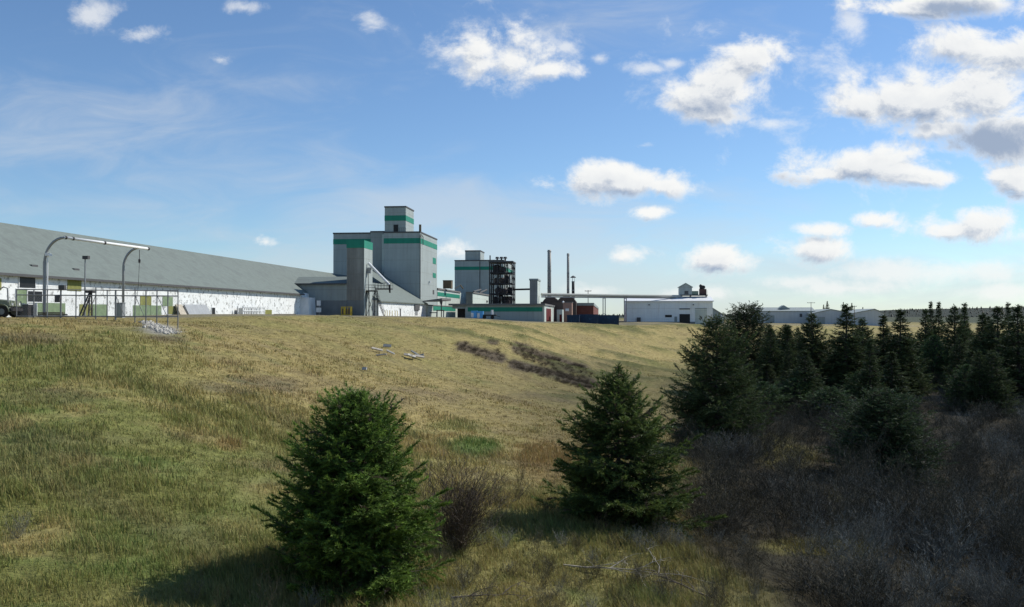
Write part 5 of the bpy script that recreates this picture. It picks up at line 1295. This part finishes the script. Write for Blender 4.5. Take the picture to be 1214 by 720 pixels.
for k in range(24):
    px = 905 + 330 * (k + rnd.random()) / 24; by = rnd.uniform(462, 492); v = rnd.randrange(4)
    if 1085 < px < 1130: continue
    stand(px, rnd.uniform(396, 436), by, rnd.uniform(14, 26), 'half grown dark spruce filling the front of the row between taller ones', VAR[v], refR=VR[v], group='half grown spruces of the wood front')
# the crowded rows behind: nothing tells these apart
for k in range(46):
    px = rnd.uniform(905, 1290) if k < 34 else rnd.uniform(1215, 1420)
    if 1112 < px < 1135 and k < 34: px += 24
    by = rnd.uniform(428, 452); v = rnd.randrange(4)
    b = hit(px, by)
    top = rnd.uniform(374, 392) if px > 1130 else rnd.uniform(384, 402)
    stand(px, top, by, rnd.uniform(13, 22), 'dark spruce packed among others in the rear rows of the wood', VAR[v], refR=VR[v], group='crowded dark spruces of the rear rows')

# ------------------------------------------------------------------ bare shrubs
def bare_shrub(seed, H=2.6, W=1.3, stems=11, sub_=5, twigs=6, w0=.022, cols=((.10, .078, .07), (.15, .125, .11)), fan=.5):
    g = np.random.default_rng(seed); segs = []
    def grow(p, d, L, w, lev):
        n = 4
        for i in range(n):
            d = d + g.normal(0, .13, 3); d[2] += .05; d = d / np.linalg.norm(d)
            q_ = p + d * L / n
            segs.append((p, q_, w * (1 - .18 * i), lev))
            if lev < 3:
                kids = (sub_ if lev == 0 else twigs if lev == 1 else 2) / n
                for _ in range(int(kids + g.random())):
                    dd = d + g.normal(0, .5, 3); dd[2] = abs(dd[2]) * .7 + .25; dd /= np.linalg.norm(dd)
                    grow(p + (q_ - p) * g.random(), dd, L * g.uniform(.35, .62), w * .55, lev + 1)
            p = q_
    for s in range(stems):
        a = g.uniform(0, 6.28); r = abs(g.normal(0, fan)); d = np.array([math.cos(a) * r * W, math.sin(a) * r * W, 1]); d /= np.linalg.norm(d)
        grow(np.array([math.cos(a) * .1, math.sin(a) * .1, -.1]) + g.normal(0, .12, 3) * (1, 1, 0), d, H * g.uniform(.6, 1.0), w0, 0)
    A = np.array([s[0] for s in segs]); B = np.array([s[1] for s in segs]); Wd = np.array([s[2] for s in segs]); Lv = np.array([s[3] for s in segs])
    D = norm(B - A); X = norm(np.cross(D, g.normal(0, 1, D.shape)))
    N = len(A); V = np.empty((N, 4, 3)); w_ = np.maximum(Wd, .010)[:, None] / 2
    V[:, 0] = A - X * w_; V[:, 1] = A + X * w_; V[:, 2] = B + X * w_ * .8; V[:, 3] = B - X * w_ * .8
    t_ = np.clip(Lv / 3 + g.normal(0, .2, N), 0, 1)[:, None]; C = (np.array(cols[0]) * (1 - t_) + np.array(cols[1]) * t_) * g.uniform(.65, 1.35, (N, 1)); pale = (g.random(N) < .06) & (Lv < 3); C[pale] = np.array([.24, .225, .19])
    return V.reshape(-1, 3), np.arange(N * 4).reshape(-1, 4), np.repeat(C, 4, 0)
GREYT = ((.085, .078, .058), (.24, .235, .19)); BRNT = ((.060, .052, .031), (.108, .094, .060)); PURT = ((.064, .054, .035), (.115, .098, .066))
SV = [bare_shrub(101, cols=BRNT), bare_shrub(102, 2.3, 1.7, 13, cols=PURT), bare_shrub(103, 2.8, 1.1, 10, cols=BRNT), bare_shrub(104, 2.1, 2.0, 14, cols=GREYT), bare_shrub(105, 1.8, 2.2, 14, 5, 6, .018, cols=GREYT)]
SM = []
for s in SV:
    me = np_mesh('bare_shrub', s[0], quads=s[1], cols=s[2]); me.materials.append(M['twig']); SM.append(me)
def put_shrub(px, py, k, s, lab, group=None, sz=None):
    p = hit(px, py); o = bpy.data.objects.new('bare_shrub', SM[k]); COL.objects.link(o); o.location = p; o.scale = (s, s, sz or s); o.rotation_euler = (0, 0, rnd.uniform(0, 6.28))
    return tag(o, lab, 'shrub', group)
_s = bare_shrub(106, 2.5, .55, 46, 6, 7, .02, ((.085, .064, .045), (.13, .10, .075)), .45)
_m = np_mesh('bare_shrub', _s[0], quads=_s[1], cols=_s[2]); _m.materials.append(M['twig']); SM.append(_m)
put_shrub(545, 655, 5, .98, 'bare brown upright shrub just right of the near bright green spruce', None, 1.0)
put_shrub(556, 640, 0, .55, 'small bare shrub close against the taller brown one', None, .7)
put_shrub(612, 600, 2, .4, 'thin bare sapling left of the near dark spruce', None, .62)
put_shrub(20, 640, 3, .35, 'low straw grey shrub at the left picture edge')
for (px, py, k, s, lab) in ((925, 640, 1, 1.05, 'rounded bare grey shrub with forked pale stems in the right brush'), (1010, 640, 1, 1.0, 'wide bare shrub below the broad lone spruce'), (955, 538, 0, 1.1, 'purple grey bare bush beside the yellow grass patch'), (1160, 520, 1, 1.5, 'large rounded bare bush right of the broad lone spruce'), (870, 600, 0, .95, 'bare dark bush right of the near dark spruce'), (1120, 690, 4, 1.2, 'pale twigged low bush at the bottom right'), (1185, 660, 3, 1.2, 'silvery bare bush at the right picture edge'), (835, 640, 2, .75, 'loose bare bush at the right foot of the near dark spruce')):
    put_shrub(px, py, k, s, lab)
# the brush that reads as one mass
def scatter_brush(n, region, variants, smin, smax, seed, zs=1.0, DMIN=23, DMAX=170, gap=0):
    g = np.random.default_rng(seed); Vs, Qs, Cs = [], [], []; base_i = 0
    cand = 60000
    d = np.exp(g.uniform(math.log(DMIN), math.log(DMAX), cand)); az = g.uniform(R(-20), R(37), cand); CXs, CYs = d * np.sin(az), d * np.cos(az)
    CZs = tz(CXs, CYs); pxs, pys = project(CXs, CYs, CZs); made = 0
    for X, Y, Z, px, py in zip(CXs, CYs, CZs, pxs, pys):
        if made >= n: break
        if not region(px, py, g): continue
        if gap and fbm(np.array([X / 3.2]), np.array([Y / 4.2]), 2, 1)[0] < gap: continue
        made += 1
        v, q_, c = SV[variants[g.integers(len(variants))]]
        a = g.uniform(0, 6.28); s = g.uniform(smin, smax); ca, sa = math.cos(a) * s, math.sin(a) * s
        W = np.stack([v[:, 0] * ca - v[:, 1] * sa + X, v[:, 0] * sa + v[:, 1] * ca + Y, v[:, 2] * s * zs * g.uniform(.8, 1.2) + Z], -1)
        Vs.append(W.astype(np.float32)); Qs.append((q_ + base_i).astype(np.int32)); Cs.append((c * g.uniform(.6, 1.4)).astype(np.float32)); base_i += len(v)
    return np.concatenate(Vs), np.concatenate(Qs), np.concatenate(Cs)
def reg_wood(px, py, g):
    if py < 478 or px < 800 or py > 760: return False
    edge = np.interp(py, [478, 520, 580, 640, 680, 720, 760], [860, 815, 815, 830, 900, 990, 1010])
    if px < edge + g.normal(0, 16): return False
    if 915 < px < 985 and 525 < py < 556: return False           # the straw grass patch, its sunlight put into the ground colour
    if 900 < px < 1000 and 630 < py < 668: return g.random() < .12
    return True
v_, q_, c_ = scatter_brush(330, reg_wood, [0, 1, 2, 1, 3], .5, 1.15, 31, .9, gap=.47)
v2, q2, c2 = scatter_brush(150, lambda px, py, g: py < 560 and reg_wood(px, py, g), [0, 1, 1, 3], .7, 1.25, 38, .85, 48, 112)
q_ = np.concatenate([q_, q2 + len(v_)]); v_ = np.concatenate([v_, v2]); c_ = np.concatenate([c_, c2])
def reg_back(px, py, g): return 415 < py < 505 and np.interp(py, [415, 460, 505], [985, 900, 850]) < px < 1300
v2, q2, c2 = scatter_brush(260, reg_back, [0, 1, 1, 3], .7, 1.3, 32, .85, 60, 240)
q_ = np.concatenate([q_, q2 + len(v_)]); v_ = np.concatenate([v_, v2]); c_ = np.concatenate([c_, c2])
tag(link('brush_thicket', np_mesh('brush_thicket', v_, quads=q_, cols=c_), M['twig']), 'leafless grey brown brush filling the low ground at right', 'brush', kind='stuff')
def reg_bottom(px, py, g): return px > 990 + g.normal(0, 25) and 640 < py < 790
v_, q_, c_ = scatter_brush(60, reg_bottom, [3, 4], .45, .9, 33)
tag(link('grey_brush', np_mesh('grey_brush', v_, quads=q_, cols=c_), M['twig']), 'silvery grey bare brush along the bottom right', 'brush', kind='stuff')
def inpoly(px, py, P):
    c = False; j = len(P) - 1
    for i in range(len(P)):
        if (P[i][1] > py) != (P[j][1] > py) and px < (P[j][0] - P[i][0]) * (py - P[i][1]) / (P[j][1] - P[i][1]) + P[i][0]: c = not c
        j = i
    return c
PAT = [[(540, 407), (560, 408), (590, 416), (602, 430), (580, 428), (548, 418)], [(577, 402), (592, 405), (590, 410), (578, 408)], [(604, 408), (625, 410), (655, 424), (692, 436), (706, 446), (690, 452), (640, 436), (610, 420)], [(600, 428), (650, 440), (690, 448), (720, 458), (690, 462), (620, 442)]]
def reg_bank(px, py, g): return any(inpoly(px, py, P) for P in PAT)
v_, q_, c_ = scatter_brush(420, reg_bank, [0, 1], .2, .36, 35, .6)
tag(link('low_brush', np_mesh('low_brush', v_, quads=q_, cols=c_ * np.array([1.1, .95, .85])), M['twig']), 'low dark brown brush in slanting patches on the bank', 'brush', kind='stuff')
def reg_fore(px, py, g): return (500 < px < 1000 and 635 < py < 780) or (60 < px < 520 and 690 < py < 790 and g.random() < .5) or (590 < px < 680 and 570 < py < 615 and g.random() < .6)
v_, q_, c_ = scatter_brush(130, reg_fore, [2, 0, 3], .14, .34, 37, 1.1)
tag(link('dry_weeds', np_mesh('dry_weeds', v_, quads=q_, cols=c_ * 1.25), M['twig']), 'thin dry weed stalks in the foreground grass', 'weeds', kind='stuff')
# fallen dead branches
def dead_branch(seed, L):
    g = np.random.default_rng(seed); mb = MB()
    def br(p, d, l_, r, lev):
        pts = [p]; 
        for i in range(4):
            d = (d + Vector(g.normal(0, .16, 3))).normalized(); d.z = d.z * .75 + .01; pts.append(pts[-1] + d * (l_ / 4))
            if lev < 2:
                for _ in range(2 if lev == 0 else 1):
                    br(pts[-1], (d + Vector(g.normal(0, .7, 3))).normalized(), l_ * g.uniform(.25, .55), r * .5, lev + 1)
        mb.tube(pts, [r * (1 - .2 * i) for i in range(5)], 4)
    br(Vector((0, 0, .06)), Vector((1, 0, .08)), L, .035, 0)
    return mb
for k, (px, py, L, rz, lab) in enumerate(((668, 672, 3.2, -.35, 'long pale dead branch lying in the grass below the near dark spruce'), (752, 690, 1.8, 1.9, 'twiggy grey dead branch heap at the bottom centre'), (535, 712, 2.2, .5, 'dark dead branch lying at the bottom edge right of the bright green spruce'), (842, 712, 2.0, 2.6, 'dark forked dead branch in the grass by the grey brush'))):
    p = hit(px, py); o = dead_branch(200 + k, L).build('fallen_branch', M['board'] if k < 2 else M['wood_pole']); o.location = p; o.rotation_euler = (0, 0, rz); tag(o, lab, 'branch', 'fallen branches')
# far wood on the hills
def far_forest():
    g = np.random.default_rng(51); N = 2600
    X = g.uniform(-600, 2600, N); Y = g.uniform(1900, 2500, N)
    pxh_ = CX + F * X / 1900
    cr = np.interp(pxh_, [-1200, 500, 950, 1045, 1090, 1125, 1165, 1214, 1350, 2600], [6, 3, 3, 5, 6, 11, 15, 19, 24, 30])
    Z = -6 + (cr + 3 + (fbm(X / 260, Y / 260, 4) - .5) * 7) * np.sin(np.clip((Y - 1900) / 700, 0, 1) * math.pi / 2) ** .6 - 1
    h = g.uniform(3, 8, N); r = h * g.uniform(.25, .5, N); n = 6
    V = np.empty((N, n + 1, 3)); a = np.arange(n) * 2 * math.pi / n
    V[:, :n, 0] = X[:, None] + r[:, None] * np.cos(a) * g.uniform(.7, 1.2, (N, n)); V[:, :n, 1] = Y[:, None] + r[:, None] * np.sin(a); V[:, :n, 2] = Z[:, None] + g.uniform(-.5, 1, (N, n))
    V[:, n] = np.stack([X, Y, Z + h], -1)
    i0 = np.arange(N)[:, None] * (n + 1)
    T = np.concatenate([np.stack([i0[:, 0] + k, i0[:, 0] + (k + 1) % n, i0[:, 0] + n], -1) for k in range(n)])
    C = np.repeat(np.array([.022, .03, .022])[None] * g.uniform(.6, 1.4, (N, 1)), n + 1, 0)
    return V.reshape(-1, 3), T, C
v_, t_, c_ = far_forest()
tag(link('far_forest', np_mesh('far_forest', v_, tris=t_, cols=c_), M['needles']), 'dark far off wood along the low hills', 'forest', kind='stuff')

# unseen cloud mesh added beyond the frame to shade the low ground at right
def shade_cloud():
    g = np.random.default_rng(61); nu, nv = 64, 32
    u = np.linspace(0, 2 * math.pi, nu, endpoint=False); v = np.linspace(0, math.pi, nv)
    U, W = np.meshgrid(u, v)
    nse = .78 + .5 * fbm(np.cos(U) * np.sin(W) * 2.2 + 5, np.sin(U) * np.sin(W) * 2.2 + np.cos(W) * 1.5, 4)
    ea = np.cos(U) * np.sin(W) * nse * CLOUD_AX[0]; ec = np.sin(U) * np.sin(W) * nse * CLOUD_AX[1]; h = np.cos(W) * nse * np.where(W < math.pi / 2, 70, 25)
    t = CLOUD_TILT; ax = np.array([math.sin(t), math.cos(t)]); bx = np.array([math.cos(t), -math.sin(t)])
    k = 900 / SUN.z
    X = CLOUD_C[0] + ea * ax[0] + ec * bx[0] + SUN.x * k; Y = CLOUD_C[1] + ea * ax[1] + ec * bx[1] + SUN.y * k; Z = 900 + h - 10
    V = np.stack([X.ravel(), Y.ravel(), Z.ravel()], -1); i = np.arange(nv - 1)[:, None] * nu; j = np.arange(nu)[None]
    Q = np.stack([(i + j).ravel(), (i + (j + 1) % nu).ravel(), (i + nu + (j + 1) % nu).ravel(), (i + nu + j).ravel()], -1)
    m, N, L, b = new_mat('cloud vapour'); b.inputs['Base Color'].default_value = (.9, .9, .9, 1); b.inputs['Roughness'].default_value = 1; b.inputs['Specular IOR Level'].default_value = 0
    b.inputs['Alpha'].default_value = CLOUD_ALPHA
    tag(link('added_cloud', np_mesh('added_cloud', V, quads=Q, smooth=True), m), kind='structure')
CLOUD_C, CLOUD_AX, CLOUD_TILT, CLOUD_ALPHA = (116, 122), (140, 80), .25, .25
shade_cloud()
